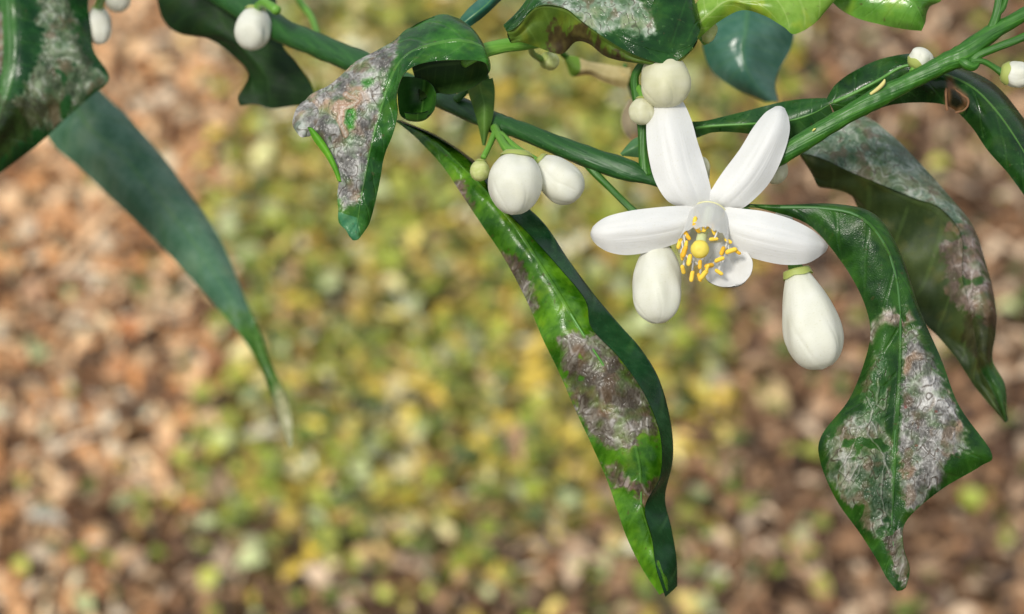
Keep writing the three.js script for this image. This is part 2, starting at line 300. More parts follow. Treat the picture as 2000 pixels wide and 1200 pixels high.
// ---- flower bud: closed petals wrapped to a rounded tip, green cup, stalk
function bud(parent, o) {
  const B = group('flower_bud', parent, o.label), a = P(...o.base), b = P(...o.tip), L = a.distanceTo(b), r = o.r * scaleAt(o.base[2]), N = 36, K = 90, pos = [], uv = [], idx = [];
  const dir = b.clone().sub(a).normalize(), e1 = new THREE.Vector3().crossVectors(dir, FWD).normalize(), e2 = new THREE.Vector3().crossVectors(dir, e1);
  const wide = o.wide ?? 0.52, sd = o.base[0] * 0.013;
  const prof = (t) => t < wide && o.slim ? o.slim + (1 - o.slim) * Math.sin(Math.PI / 2 * t / wide) : t < wide ? Math.sqrt(Math.max(0, 1 - Math.pow((wide - t) / wide, 2) * (1 - (o.neck ?? 0.12)))) : Math.sqrt(Math.max(0, 1 - Math.pow((t - wide) / (1 - wide), o.point ?? 2.1)));
  for (let j = 0; j <= N; j++) for (let i = 0; i <= K; i++) {
    const t = j / N, f = i / K * 2 * Math.PI;
    // profile: rises fast from the cup, widest at `wide`, rounded or slightly pointed tip
    const s = prof(t);
    const lobes = 1 + 0.035 * Math.cos(5 * f + sd) * smooth(0.1, 0.6, t) - 0.026 * (1 - smooth(0, 0.09, Math.abs(((f / 1.2566 + t * 0.8 + sd) % 1) - 0.5))) * smooth(0.35, 0.8, t);
    const q = r * s * lobes * (1 + 0.09 * noise(Math.cos(f) * 1.2 + sd * 9, Math.sin(f) * 1.2 + t * 2.5));
    const p = a.clone().addScaledVector(dir, t * L).addScaledVector(e1, Math.cos(f) * q).addScaledVector(e2, Math.sin(f) * q);
    pos.push(p.x, p.y, p.z); uv.push(i / K, t);
  }
  const s = K + 1; for (let j = 0; j < N; j++) for (let i = 0; i < K; i++) { const q = j * s + i; idx.push(q, q + s, q + 1, q + 1, q + s, q + s + 1); }
  const g = new THREE.BufferGeometry(); g.setAttribute('position', new THREE.Float32BufferAttribute(pos, 3)); g.setAttribute('uv', new THREE.Float32BufferAttribute(uv, 2)); g.setIndex(idx); g.computeVertexNormals();
  const nr = g.attributes.normal; for (let j = 0; j <= N; j++) { const x = j * s, y = x + K, v = new THREE.Vector3(nr.getX(x) + nr.getX(y), nr.getY(x) + nr.getY(y), nr.getZ(x) + nr.getZ(y)).normalize(); nr.setXYZ(x, v.x, v.y, v.z); nr.setXYZ(y, v.x, v.y, v.z); }
  mesh('closed_petals', g, o.mat ?? M.bud, B);
  if (o.cup !== 0) { // green cup with five blunt teeth
    const ch = (o.cupH ?? 0.1) * r, p2 = [], i2 = [], n2 = 6;
    for (let j = 0; j <= n2; j++) for (let i = 0; i <= K; i++) {
      const t = j / n2, f = i / K * 2 * Math.PI, tooth = 1 + 0.3 * Math.pow(Math.abs(Math.cos(2.5 * f)), 1.5) * smooth(0.5, 1, t), hgt = t * ch * tooth, q = r * (0.06 + prof(Math.max(0, hgt / L))) * (1.06 - 0.02 * t) * Math.min(1, 0.3 + 4 * t);
      const p = a.clone().addScaledVector(dir, hgt - 0.12 * r * (1 - t)).addScaledVector(e1, Math.cos(f) * q).addScaledVector(e2, Math.sin(f) * q); p2.push(p.x, p.y, p.z);
    }
    for (let j = 0; j < n2; j++) for (let i = 0; i < K; i++) { const q = j * s + i; i2.push(q, q + s, q + 1, q + 1, q + s, q + s + 1); }
    const c = new THREE.BufferGeometry(); c.setAttribute('position', new THREE.Float32BufferAttribute(p2, 3)); c.setIndex(i2); c.computeVertexNormals(); mesh('calyx', c, M.calyx, B);
  }
  if (o.stalk) mesh('stalk', stemGeometry(o.stalk, { sides: 10 }), o.stalkMat ?? M.stemPale, B);
  return B;
}
const rand2 = (a) => (u, v, p) => a * fbm(p[0] * 0.02 + 3, p[1] * 0.02, 2);

// ------------------------------------------------------------------ ground
{
  const w = 512, h = 512, col = new Uint8Array(w * h * 4), rel = new Uint8Array(w * h * 4);
  for (let j = 0; j < h; j++) for (let i = 0; i < w; i++) {
    const n = fbm(i * 0.03, j * 0.03, 4), m = fbm(i * 0.12 + 9, j * 0.12, 3), k = (j * w + i) * 4;
    let c = mix3([62, 46, 30], [112, 84, 58], clamp(0.5 + n + 0.6 * m)); c = mix3(c, [78, 84, 34], 0.6 * smooth(0.1, 0.3, fbm(i * 0.05 + 44, j * 0.05, 3)));
    for (let q = 0; q < 3; q++) { col[k + q] = c[q]; rel[k + q] = clamp(0.5 + n * 0.6 + m * 0.6) * 255; } col[k + 3] = rel[k + 3] = 255;
  }
  const g = new THREE.PlaneGeometry(300, 300).rotateX(-Math.PI / 2); for (let i = 0; i < g.attributes.uv.count; i++) g.attributes.uv.setXY(i, g.attributes.position.getX(i) / 0.5, g.attributes.position.getZ(i) / 0.5);
  const soil = mesh('ground', g, new THREE.MeshStandardMaterial({ map: dataTex(col, w, h, true), bumpMap: dataTex(rel, w, h), bumpScale: 0.01, roughness: 0.95 }), scene);
  soil.userData = { kind: 'structure', label: 'bare brown soil under the leaf litter' };
}
// what lies where: tan dry leaves to one side, a patch of green and yellow plants in the middle, brown litter to the other side
function cover(px, py) {
  const wob = 160 * fbm(px * 0.004, py * 0.004, 2) + 60 * fbm(px * 0.02 + 7, py * 0.02, 2);
  const tan = 1 - smooth(330, 560, px + wob + 0.10 * (py - 600)), brown = Math.max(smooth(1250, 1560, px + wob - 0.2 * (600 - py)), 0.85 * smooth(980, 1250, py + wob * 0.6 - 0.0002 * (px - 700) * (700 - px)));
  return { tan: tan * (1 - 0.35 * smooth(900, 1150, py)), brown: clamp(brown), top: 1 - smooth(60, 330, py) };
}
const PAL = {
  tan: [[236, 194, 148], [224, 174, 124], [238, 208, 168], [204, 150, 100], [230, 184, 136], [240, 220, 190], [164, 114, 74], [218, 156, 98], [112, 80, 52], [232, 194, 150], [92, 68, 46]],
  mid: [[232, 208, 118], [216, 192, 86], [238, 222, 160], [190, 168, 72], [234, 202, 80], [154, 138, 54], [220, 190, 126], [240, 232, 198], [116, 98, 50], [192, 158, 100], [82, 72, 36], [168, 148, 70], [214, 198, 104]],
  green: [[136, 150, 38], [164, 176, 60], [100, 118, 34], [184, 188, 80], [114, 126, 46], [72, 86, 30], [192, 200, 142]],
  brown: [[148, 112, 80], [172, 134, 98], [112, 82, 56], [194, 160, 126], [84, 60, 42], [154, 112, 76], [206, 180, 150], [66, 50, 36], [100, 72, 50]],
};
function litterBlade(wd, ln, curl, cup, nl = 5, nw = 2) { // a leaf lying on its side of any curl: pointed ends, unit length ln
  const g = new THREE.PlaneGeometry(1, 1, nw, nl).rotateX(-Math.PI / 2), p = g.attributes.position;
  for (let i = 0; i < p.count; i++) {
    const x = p.getX(i) * 2, t = p.getZ(i) + 0.5, wv = Math.pow(Math.sin(Math.PI * clamp(t, 0.02, 0.98)), 0.7), z = (t - 0.5) * ln;
    p.setXYZ(i, x * wd * 0.5 * wv, curl * Math.sin(Math.PI * t) * ln + cup * x * x * wd * wv, z);
  }
  g.computeVertexNormals(); return g;
}
const onGround = (px, py) => { const d = P(px, py, 0).sub(camera.position), t = -CAM_H / d.y; return camera.position.clone().addScaledVector(d, t); };
const dummy = new THREE.Object3D(), tint = new THREE.Color();
function scatter(name, label, geo, mat, n, place) {
  const im = new THREE.InstancedMesh(geo, mat, n); let k = 0;
  for (let tries = 0; k < n && tries < n * 12; tries++) {
    const r = place(); if (!r) continue;
    dummy.updateMatrix(); im.setMatrixAt(k, dummy.matrix); im.setColorAt(k, tint.setRGB(r[0] / 255, r[1] / 255, r[2] / 255, THREE.SRGBColorSpace)); k++;
  }
  im.count = k; add(im, name, scene); im.userData = { kind: 'stuff', label, category: name.includes('grass') || name.includes('clover') ? 'ground cover' : 'leaf litter' }; return im;
}
const GC = onGround(1000, 600);
const spot = () => { // denser in the middle of the clearing, thinning outwards
  const wide = rnd() < 0.62; return wide ? [GC.x + rr(-0.42, 0.42), GC.z + rr(-0.42, 0.42)] : [GC.x + rr(-1.5, 1.5), GC.z + rr(-1.3, 1.2)];
};
const pick = (a) => { const c = a[Math.floor(rnd() * a.length)], k = rr(0.82, 1.12); return [clamp(c[0] * k, 0, 250), clamp(c[1] * k, 0, 250), clamp(c[2] * k, 0, 250)]; };
const litterMat = new THREE.MeshStandardMaterial({ roughness: 0.7, side: THREE.DoubleSide }), greenMat = new THREE.MeshPhysicalMaterial({ roughness: 0.5, side: THREE.DoubleSide, transmission: 0.2, thickness: 0 });
const litterPlace = (s0, s1, lift) => () => {
  const [x, z] = spot(), [px, py] = toPixel(new THREE.Vector3(x, 0, z)), c = cover(px, py);
  const s = rr(s0, s1); dummy.position.set(x, rr(0.004, lift), z); dummy.rotation.set(rr(-0.5, 0.5), rr(0, 6.28), rr(-0.5, 0.5)); dummy.scale.set(s * rr(0.6, 1.3), s, s);
  const q = rnd(); return pick(q < c.tan ? PAL.tan : q < c.tan + c.brown ? PAL.brown : PAL.mid);
};
scatter('dry_leaf_litter', 'curled dry tan and brown leaf fragments covering the ground', litterBlade(0.0075, 0.014, 0.18, 0.4), litterMat, 52000, litterPlace(0.4, 1.2, 0.022));
scatter('wood_chip_litter', 'flat dry brown flakes between the leaf fragments', litterBlade(0.007, 0.012, 0.05, 0.1, 3, 1), litterMat, 22000, litterPlace(0.5, 1.2, 0.022));
scatter('dry_grass_litter', 'thin straw-coloured dry stems strewn over the litter', litterBlade(0.003, 0.05, 0.06, 0.3, 5, 1), litterMat, 5000, litterPlace(0.5, 1.2, 0.020));
scatter('clover_cover', 'small round green leaves of low plants in the middle of the litter', litterBlade(0.0085, 0.0105, 0.12, 0.3, 4, 2), greenMat, 8000, () => {
  const [x, z] = spot(), [px, py] = toPixel(new THREE.Vector3(x, 0, z)), c = cover(px, py), k = (1 - c.tan) * (1 - 0.93 * c.brown) * (0.45 + 0.55 * smooth(-0.1, 0.2, fbm(px * 0.008, py * 0.008 + 50, 2)));
  if (rnd() > k + 0.03) return null;
  const s = rr(0.4, 1.15); dummy.position.set(x, rr(0.008, 0.032), z); dummy.rotation.set(rr(-0.6, 0.6), rr(0, 6.28), rr(-0.6, 0.6)); dummy.scale.set(s, s, s); return pick(PAL.green);
});
// larger fallen leaves that stand out one by one
{
  const g = litterBlade(0.018, 0.042, 0.10, 0.22, 10, 4), spots = [[1505, 850, 0.25, 'cream', 1.25], [1010, 935, 0.2, 'pinkish tan', 0.95], [955, 800, -0.5, 'cream', 0.8], [740, 800, 0.8, 'straw yellow', 0.9], [870, 1010, 0.15, 'straw yellow', 0.95], [540, 845, 0.1, 'whitish', 0.85], [60, 640, 0.6, 'pinkish tan', 1.0], [250, 720, -0.7, 'orange tan', 1.0], [1680, 1010, 0.3, 'cream', 0.9], [1560, 1140, -0.2, 'pinkish tan', 1.0], [90, 1080, 1.2, 'whitish', 0.85]];
  const tone = { cream: [206, 180, 130], 'pinkish tan': [200, 158, 124], 'straw yellow': [200, 168, 96], whitish: [218, 208, 188], 'orange tan': [196, 128, 78] };
  const near = ['upright among the brown litter below the long white bud', 'beside the mined lower half of the longest leaf', 'in the yellow plants', 'in the middle of the green patch', 'among green leaves under the branch', 'at the tip of the long hanging leaf', 'in the tan litter, away from the green plants', 'in the tan litter below the long leaf', 'beside the tip of the mined pointed leaf', 'in the brown litter under the pointed leaf', 'in the tan litter, the palest one there'];
  spots.forEach(([x, y, a, t, s], i) => {
    const c = tone[t], p = onGround(x, y), o = mesh(numbered('fallen_leaf'), g, new THREE.MeshStandardMaterial({ color: srgb(...c), roughness: 0.75, side: THREE.DoubleSide }), scene);
    o.position.set(p.x, 0.020, p.z); o.rotation.set(0.25 * Math.sin(i * 3), a, 0.3 * Math.cos(i * 5)); o.scale.setScalar(s * 0.6);
    o.userData = { label: t + ' dry fallen leaf lying ' + near[i], category: 'fallen leaf', group: 'larger dry leaves on the ground' };
  });
}

// ------------------------------------------------------------------ twig with the open blossom
const A = thing('flowering_twig', 'green citrus twig with the open white five-petalled blossom and hanging mined leaves', 'citrus twig', 'twigs of the citrus tree');
mesh('stem', stemGeometry([[150, -260, -900, 34], [360, -70, -820, 30], [530, 48, -640, 26], [620, 90, -540, 24], [715, 130, -440, 25], [790, 164, -370, 21], [860, 192, -300, 20], [930, 224, -240, 20], [976, 246, -200, 22], [1010, 254, -175, 18], [1120, 298, -110, 20], [1220, 332, -80, 22], [1268, 348, -70, 14], [1330, 372, -70, 9], [1388, 396, -52, 9]], { sides: 20, ridge: 0.07, rough: 0.09 }), M.stemDark, A);
mesh('side_shoot', stemGeometry([[1262, 345, -70, 14], [1256, 300, -75, 9], [1254, 250, -80, 9], [1246, 200, -80, 10], [1240, 150, -75, 8], [1262, 115, -60, 8]], { ridge: 0.05 }), M.stem, A);
mesh('side_shoot', stemGeometry([[560, -60, -980, 7], [584, 0, -960, 7], [606, 30, -900, 7], [618, 60, -760, 7], [626, 88, -560, 8]]), M.stemPale, A);
// the open blossom
{
  const F = group('blossom', A, 'open white blossom with yellow anthers and yellow stigma');
  const petal = (name, rows, o = {}) => { const S = sheet(rows, 36, 40, (u, v, p) => 1.5 * noise(u * 2 + rows[0][0][0], v * 2) + 5 * (Math.pow(Math.abs(u - 0.5) * 2, 4)) * noise(v * 5 + rows[1][0][0], u > 0.5 ? 2 : 7) - 1.6 * Math.exp(-Math.pow((u - 0.36) / 0.05, 2)) * smooth(0.02, 0.2, v) * smooth(0.85, 0.5, v) - 1.2 * Math.exp(-Math.pow((u - 0.62) / 0.05, 2)) * smooth(0.02, 0.2, v) * smooth(0.75, 0.4, v)); return mesh('petal', sheetGeometry(S, o.thick ?? 6), M.petal, F); };
  petal('ul', [
    [[1340, 408, -34], [1364, 404, -24], [1392, 392, -26]],
    [[1304, 392, -16], [1346, 376, 0], [1386, 360, -18]],
    [[1279, 352, -18], [1328, 336, 4], [1375, 318, -22]],
    [[1266, 298, -26], [1316, 285, -2], [1362, 278, -28]],
    [[1263, 245, -40], [1306, 238, -18], [1350, 235, -40]],
    [[1270, 205, -56], [1302, 198, -38], [1334, 200, -56]],
    [[1286, 176, -70], [1300, 172, -62], [1314, 176, -70]]]);
  petal('ur', [
    [[1378, 396, -30], [1404, 404, -26], [1434, 412, -32]],
    [[1388, 374, -20], [1424, 386, -2], [1460, 400, -16]],
    [[1411, 338, -22], [1456, 350, 6], [1500, 360, -18]],
    [[1444, 294, -24], [1486, 302, 4], [1526, 312, -20]],
    [[1470, 252, -32], [1508, 258, -4], [1541, 262, -28]],
    [[1494, 222, -44], [1520, 222, -26], [1540, 232, -40]],
    [[1512, 211, -54], [1524, 210, -48], [1533, 215, -52]]]);
  petal('l', [
    [[1356, 402, -24], [1352, 430, -6], [1344, 462, -16]],
    [[1318, 403, -8], [1318, 440, 12], [1318, 476, -6]],
    [[1270, 407, 4], [1266, 448, 24], [1272, 491, 0]],
    [[1222, 414, 8], [1216, 452, 24], [1226, 498, 2]],
    [[1186, 424, 4], [1180, 456, 16], [1192, 493, 0]],
    [[1164, 438, -6], [1160, 456, 2], [1168, 480, -8]],
    [[1158, 450, -14], [1156, 458, -12], [1159, 468, -14]]]);
  petal('r', [
    [[1414, 404, -24], [1418, 438, -4], [1418, 478, -14]],
    [[1448, 408, -10], [1448, 450, 12], [1446, 495, -6]],
    [[1494, 414, 0], [1490, 460, 26], [1488, 509, 2]],
    [[1540, 427, 2], [1536, 470, 26], [1532, 517, 4]],
    [[1580, 446, -4], [1574, 478, 16], [1572, 515, 0]],
    [[1606, 466, -16], [1602, 482, -6], [1596, 504, -14]],
    [[1616, 478, -24], [1614, 484, -22], [1608, 494, -24]]]);
  petal('low', [
    [[1384, 476, -20], [1404, 474, -26], [1424, 470, -22]],
    [[1376, 506, -8], [1412, 498, -24], [1450, 484, -6]],
    [[1376, 532, 8], [1420, 520, -16], [1464, 499, 8]],
    [[1384, 550, 20], [1428, 540, 0], [1470, 514, 20]],
    [[1408, 560, 26], [1438, 553, 16], [1467, 534, 26]],
    [[1430, 560, 26], [1444, 557, 24], [1456, 550, 26]]]);
  // receptacle, disc and the tube of joined filaments
  const tube = (pts, o) => stemGeometry(pts, o);
  mesh('receptacle', tube([[1388, 398, -84, 10], [1389, 402, -72, 18], [1388, 406, -62, 26], [1387, 412, -50, 24]], { sides: 24 }), M.calyx, F);
  const ax0 = P(1386, 410, -50), ax1 = P(1372, 497, 52), ax = ax1.clone().sub(ax0), len = ax.length(), e0 = ax.normalize(), e1 = RIGHT.clone().addScaledVector(e0, -RIGHT.dot(e0)).normalize(), e2 = new THREE.Vector3().crossVectors(e0, e1);
  const onTube = (f, t, k = 1) => { const r = (32 + 12 * smooth(0, 0.35, t) + 8 * smooth(0.5, 1, t)) * UNIT * k; return ax0.clone().addScaledVector(e0, t * len).addScaledVector(e1, Math.cos(f) * r).addScaledVector(e2, Math.sin(f) * r); };
  { const K = 80, N = 16, pos = [], uv = [], idx = []; const k = 1; for (let j = 0; j <= N; j++) for (let i = 0; i <= K; i++) { const f = i / K * 2 * Math.PI, top = 0.84 + 0.025 * Math.cos(20 * f) + 0.05 * noise(f * 3, 4), q = onTube(f, j / N * top, k * (1 + 0.006 * Math.cos(20 * f))); pos.push(q.x, q.y, q.z); uv.push(i / K * 1.5, j / N * 0.5); }
    const s = K + 1; for (let j = 0; j < N; j++) for (let i = 0; i < K; i++) { const q = j * s + i; idx.push(q, q + s, q + 1, q + 1, q + s, q + s + 1); }
    const g = new THREE.BufferGeometry(); g.setAttribute('position', new THREE.Float32BufferAttribute(pos, 3)); g.setAttribute('uv', new THREE.Float32BufferAttribute(uv, 2)); g.setIndex(idx); g.computeVertexNormals(); const thin = M.petal.clone(); thin.transmission = 0.5; mesh('filament_tube', g, thin, F); }
  { const pts = []; for (let i = 0; i <= 28; i++) pts.push(onTube(i / 28 * 2 * Math.PI, 0.16, 1.02)); mesh('nectar_disc', new THREE.TubeGeometry(new THREE.CatmullRomCurve3(pts), 60, 1.6 * UNIT, 8), M.disc, F); }
  mesh('style', stemGeometry([[1386, 408, -20, 9], [1378, 440, 6, 9], [1371, 462, 34, 10], [1368, 482, 60, 11]], { sides: 12 }), M.style, F);
  { const g = new THREE.SphereGeometry(1, 32, 24), p = g.attributes.position; for (let i = 0; i < p.count; i++) { const x = p.getX(i), y = p.getY(i), z = p.getZ(i), k = (1 + 0.035 * noise(x * 3 + 5, y * 3 + z * 2)) * (1 - 0.12 * Math.exp(-((x + 0.1) ** 2 + (y + 0.2) ** 2) * 14) * (z > 0 ? 1 : 0)); p.setXYZ(i, x * k, y * k, z * k * 0.8); } g.computeVertexNormals();
    const o = mesh('stigma', g, M.stigma, F); o.scale.setScalar(18 * UNIT); o.position.copy(P(1367, 487, 68)); o.quaternion.copy(camera.quaternion); }
  const capsule = new THREE.CapsuleGeometry(1, 2.0, 5, 10), ap = capsule.attributes.position; for (let i = 0; i < ap.count; i++) { const x = ap.getX(i), y = ap.getY(i), z = ap.getZ(i); ap.setXYZ(i, x * (1 - 0.25 * Math.max(0, z)) + 0.12 * y * y * 0.3, y, z > 0 ? z * (0.55 + 0.45 * Math.min(1, Math.abs(x) * 2)) : z); } capsule.computeVertexNormals();
  const list = [[1357, 433, 10, 40], [1360, 446, -40, 48], [1370, 449, -70, 50], [1378, 444, 55, 46], [1387, 440, 80, 44], [1394, 449, -20, 46], [1394, 467, 80, 60], [1342, 461, -40, 40], [1327, 476, 20, 34], [1340, 478, 8, 52], [1336, 492, 20, 56], [1332, 502, -10, 46], [1346, 508, 14, 64], [1367, 517, 4, 70], [1334, 527, -14, 44], [1351, 540, 12, 46], [1366, 542, -14, 56], [1374, 537, 38, 62], [1381, 524, 22, 68], [1385, 519, 62, 60], [1404, 532, -58, 44], [1405, 507, 62, 54], [1411, 490, 24, 50], [1422, 471, -58, 36], [1428, 490, 72, 46], [1440, 492, -58, 42]];
  list.forEach(([x, y, a, z], i) => {
    const p = P(x, y, z), o = mesh('anther', capsule, i % 3 === 1 ? M.antherDark : M.anther, F), v = p.clone().sub(ax0), t = 0.72, f = Math.atan2(v.dot(e2), v.dot(e1)), s = UNIT * (4.3 + 0.8 * Math.sin(i * 2.7));
    o.position.copy(p); o.quaternion.copy(camera.quaternion).multiply(new THREE.Quaternion().setFromEuler(new THREE.Euler(0.5 * Math.sin(i * 1.9), 0.6 * Math.cos(i * 2.3), a * Math.PI / 180 * -1))); o.scale.set(s, s * 1.25, s);
    const q = onTube(f, t, 0.95), m = q.clone().lerp(p, 0.55).addScaledVector(e0, 6 * UNIT);
    mesh('filament', new THREE.TubeGeometry(new THREE.CatmullRomCurve3([q, m, p]), 8, (1.9 + (i % 3) * 0.3) * UNIT, 7), M.petal, F);
  });
}
bud(A, { label: 'large white bud hanging below the blossom', base: [1284, 478, -34], tip: [1284, 632, 8], r: 49, wide: 0.58, point: 2.2, stalk: [[1132, 306, -104, 8], [1162, 338, -92, 8], [1190, 366, -78, 7], [1222, 398, -62, 7], [1256, 432, -50, 8], [1284, 480, -36, 10]], stalkMat: M.stem });
bud(A, { label: 'long white bud with a pale green cup, hanging beside the mined pointed leaf', base: [1556, 530, -34], tip: [1607, 722, -8], r: 56, wide: 0.66, slim: 0.38, point: 2.2, cupH: 0.16, stalk: [[1440, 402, -70, 8], [1500, 440, -62, 8], [1540, 490, -46, 10], [1557, 532, -36, 16]] });
bud(A, { label: 'cream bud hanging tip down onto the upper petal', base: [1296, 106, -40], tip: [1302, 212, -34], r: 49, wide: 0.5, point: 2.4, mat: M.budCream, stalk: [[1258, 118, -62, 8], [1276, 100, -56, 8], [1296, 104, -44, 9]], stalkMat: M.stem });
bud(A, { label: 'small round cream bud between stem and petal', base: [1256, 192, -52], tip: [1252, 244, -44], r: 25, mat: M.budCream, stalk: [[1246, 170, -78, 7], [1252, 182, -62, 6], [1256, 194, -54, 7]] });
bud(A, { label: 'small bud peeping between the two upper petals', base: [1368, 366, -62], tip: [1372, 306, -66], r: 17, mat: M.budCream, stalk: [[1384, 394, -60, 6], [1374, 380, -62, 6], [1368, 364, -62, 7]] });
bud(A, { label: 'largest white bud of the pair on the twig', base: [1010, 300, -22], tip: [1000, 420, -8], r: 53, wide: 0.46, point: 1.8, stalk: [[966, 250, -170, 9], [976, 268, -110, 8], [988, 288, -60, 9], [1008, 304, -24, 14]] });
bud(A, { label: 'white bud half behind the largest one', base: [1050, 316, -66], tip: [1132, 386, -56], r: 40, wide: 0.55, point: 2.4, stalk: [[976, 262, -120, 8], [1010, 292, -90, 8], [1056, 322, -68, 10]] });
bud(A, { label: 'tiny greenish bud beside the large white pair', base: [939, 314, -70], tip: [936, 354, -62], r: 19, mat: M.budGreen, stalk: [[968, 256, -150, 7], [956, 284, -100, 6], [944, 308, -74, 6]] });
bud(A, { label: 'round white bud in front of the leaf with painted shade', base: [500, 16, -600], tip: [488, 98, -590], r: 36, wide: 0.5, stalk: [[540, 20, -480, 10], [516, 6, -540, 9], [500, 18, -602, 10]] });
bud(A, { label: 'tiny white bud behind the petal beside the pointed leaf', base: [1548, 434, -60], tip: [1512, 420, -64], r: 12, stalk: [[1500, 440, -64, 6], [1535, 448, -62, 6], [1549, 434, -60, 7]] });

// mined pointed leaf on the near side
leaf(A, {
  label: 'pointed leaf with silvery mined patches and a narrow twisted tip', mid: 0.5, thick: 5, rib: { r: 4, z: 0, v: [0.08, 0.92], mat: M.ribDark }, wave: (u, v, p) => 5 * fbm(p[0] * 0.025, p[1] * 0.025, 2) + 10 * Math.abs(u - 0.5) * noise(v * 9, u > 0.5 ? 3 : 6),
  rows: [
    [[1440, 400, -40], [1442, 401, -38], [1446, 402, -36], [1450, 401, -38], [1452, 400, -40]],
    [[1500, 410, -20], [1506, 407, -14], [1514, 405, -10], [1522, 403, -14], [1530, 403, -22]],
    [[1580, 440, -6], [1594, 424, 8], [1612, 408, 8], [1626, 402, -4], [1640, 401, -22]],
    [[1640, 510, 6], [1660, 468, 26], [1688, 430, 26], [1702, 420, 10], [1714, 427, -14]],
    [[1684, 578, 6], [1708, 535, 30], [1738, 500, 30], [1750, 488, 14], [1760, 500, -14]],
    [[1700, 645, 0], [1728, 615, 28], [1756, 588, 26], [1778, 585, 24], [1796, 606, -4]],
    [[1690, 705, -6], [1722, 690, 24], [1758, 672, 20], [1796, 680, 30], [1836, 700, 4]],
    [[1658, 782, -14], [1706, 775, 24], [1755, 765, 16], [1818, 772, 34], [1872, 795, 6]],
    [[1604, 852, -24], [1674, 850, 22], [1748, 848, 14], [1838, 862, 36], [1936, 886, -4]],
    [[1604, 905, -28], [1668, 905, 18], [1745, 910, 12], [1826, 915, 30], [1914, 912, -6]],
    [[1634, 975, -24], [1684, 975, 14], [1743, 975, 8], [1790, 965, 18], [1838, 955, 0]],
    [[1682, 1042, -16], [1712, 1040, 8], [1742, 1035, 4], [1756, 1024, 10], [1772, 1014, 2]],
    [[1712, 1090, -10], [1730, 1088, 6], [1748, 1080, 10], [1756, 1072, 20], [1764, 1066, 30]],
    [[1734, 1132, -4], [1745, 1128, 2], [1756, 1120, 12], [1768, 1116, 26], [1776, 1110, 34]],
    [[1752, 1154, 4], [1756, 1154, 8], [1760, 1154, 12], [1766, 1150, 18], [1770, 1146, 22]]],
  front: {
    w: 512, h: 1024, c1: [16, 52, 10], c2: [46, 92, 20], midWidth: 0.03, midAmt: 0.4, vein: [92, 140, 58], veins: 13, bump: 0.0006,
    patches: [
      { kind: SILVER, solid: true, u: [0.48, 1], poly: [[1762, 640], [1790, 640], [1812, 690], [1842, 740], [1868, 790], [1884, 850], [1896, 880], [1850, 890], [1840, 940], [1800, 985], [1770, 1000], [1760, 960], [1756, 880], [1760, 780], [1766, 700]] },
      { kind: { ...FILM, dark: [50, 74, 46], light: [168, 166, 150], seed: 23 }, u: [0, 0.5], poly: [[1662, 815], [1700, 800], [1742, 860], [1744, 1000], [1735, 1060], [1700, 1040], [1640, 965], [1612, 915], [1616, 860]] },
      { kind: { ...FILM, dark: [48, 88, 40], light: [120, 140, 98], seed: 29 }, amt: 0.8, u: [0, 0.42], poly: [[1710, 690], [1735, 690], [1738, 780], [1720, 830], [1690, 820], [1684, 760]] },
      { kind: DULL, v: [0.8, 1], u: [0.3, 1], poly: [[1715, 1035], [1750, 1010], [1770, 1060], [1785, 1110], [1770, 1150], [1750, 1120]] },
      { kind: { ...DULL, seed: 33, light: [190, 176, 160] }, poly: [[1694, 668], [1702, 632], [1726, 604], [1770, 600], [1786, 625], [1766, 640], [1730, 632], [1712, 650], [1706, 672]], edge: 5 }],
    tracks: [{ w: 3, amt: 0.5, pts: [[1690, 770], [1704, 800], [1694, 850], [1720, 880], [1738, 930]] }, { w: 3, amt: 0.4, pts: [[1640, 890], [1650, 840], [1678, 835], [1664, 880], [1640, 920], [1668, 940], [1686, 900]] }, { w: 3, amt: 0.4, pts: [[1716, 740], [1712, 790], [1726, 800], [1732, 760]] }, { w: 3, amt: 0.35, pts: [[1730, 900], [1720, 960], [1728, 1010]] }],
  },
});
// the longest leaf, folded along its midrib
const longGrid = [
    [[772, 236, -240], [774, 236, -236], [777, 236, -234], [780, 236, -238], [784, 237, -244]],
    [[812, 270, -206], [826, 262, -196], [838, 260, -196], [848, 262, -204], [856, 268, -220]],
    [[864, 326, -170], [890, 318, -156], [908, 312, -156], [924, 316, -170], [934, 322, -190]],
    [[900, 378, -140], [930, 384, -116], [966, 396, -126], [990, 392, -150], [1006, 388, -180]],
    [[940, 436, -120], [980, 444, -90], [1024, 452, -112], [1044, 444, -140], [1062, 440, -176]],
    [[985, 505, -104], [1030, 510, -70], [1086, 520, -104], [1098, 510, -136], [1108, 508, -170]],
    [[1030, 590, -92], [1080, 590, -52], [1140, 588, -90], [1150, 580, -126], [1160, 578, -160]],
    [[1062, 665, -84], [1108, 658, -44], [1152, 640, -80], [1180, 636, -116], [1206, 634, -150]],
    [[1092, 725, -78], [1146, 720, -40], [1206, 700, -70], [1230, 686, -106], [1250, 684, -140]],
    [[1122, 796, -74], [1186, 790, -36], [1256, 770, -64], [1274, 756, -100], [1286, 744, -132]],
    [[1156, 870, -74], [1216, 862, -38], [1286, 850, -64], [1298, 836, -98], [1308, 825, -126]],
    [[1184, 935, -76], [1232, 936, -44], [1286, 930, -66], [1300, 920, -96], [1312, 900, -122]],
    [[1204, 990, -80], [1234, 992, -56], [1256, 990, -60], [1276, 982, -84], [1296, 972, -112]],
    [[1226, 1052, -84], [1250, 1050, -66], [1270, 1048, -72], [1292, 1042, -92], [1308, 1032, -116]],
    [[1256, 1112, -90], [1268, 1112, -80], [1279, 1110, -86], [1300, 1104, -104], [1318, 1094, -122]],
    [[1288, 1162, -98], [1292, 1164, -96], [1296, 1166, -98], [1310, 1162, -108], [1320, 1146, -120]]];
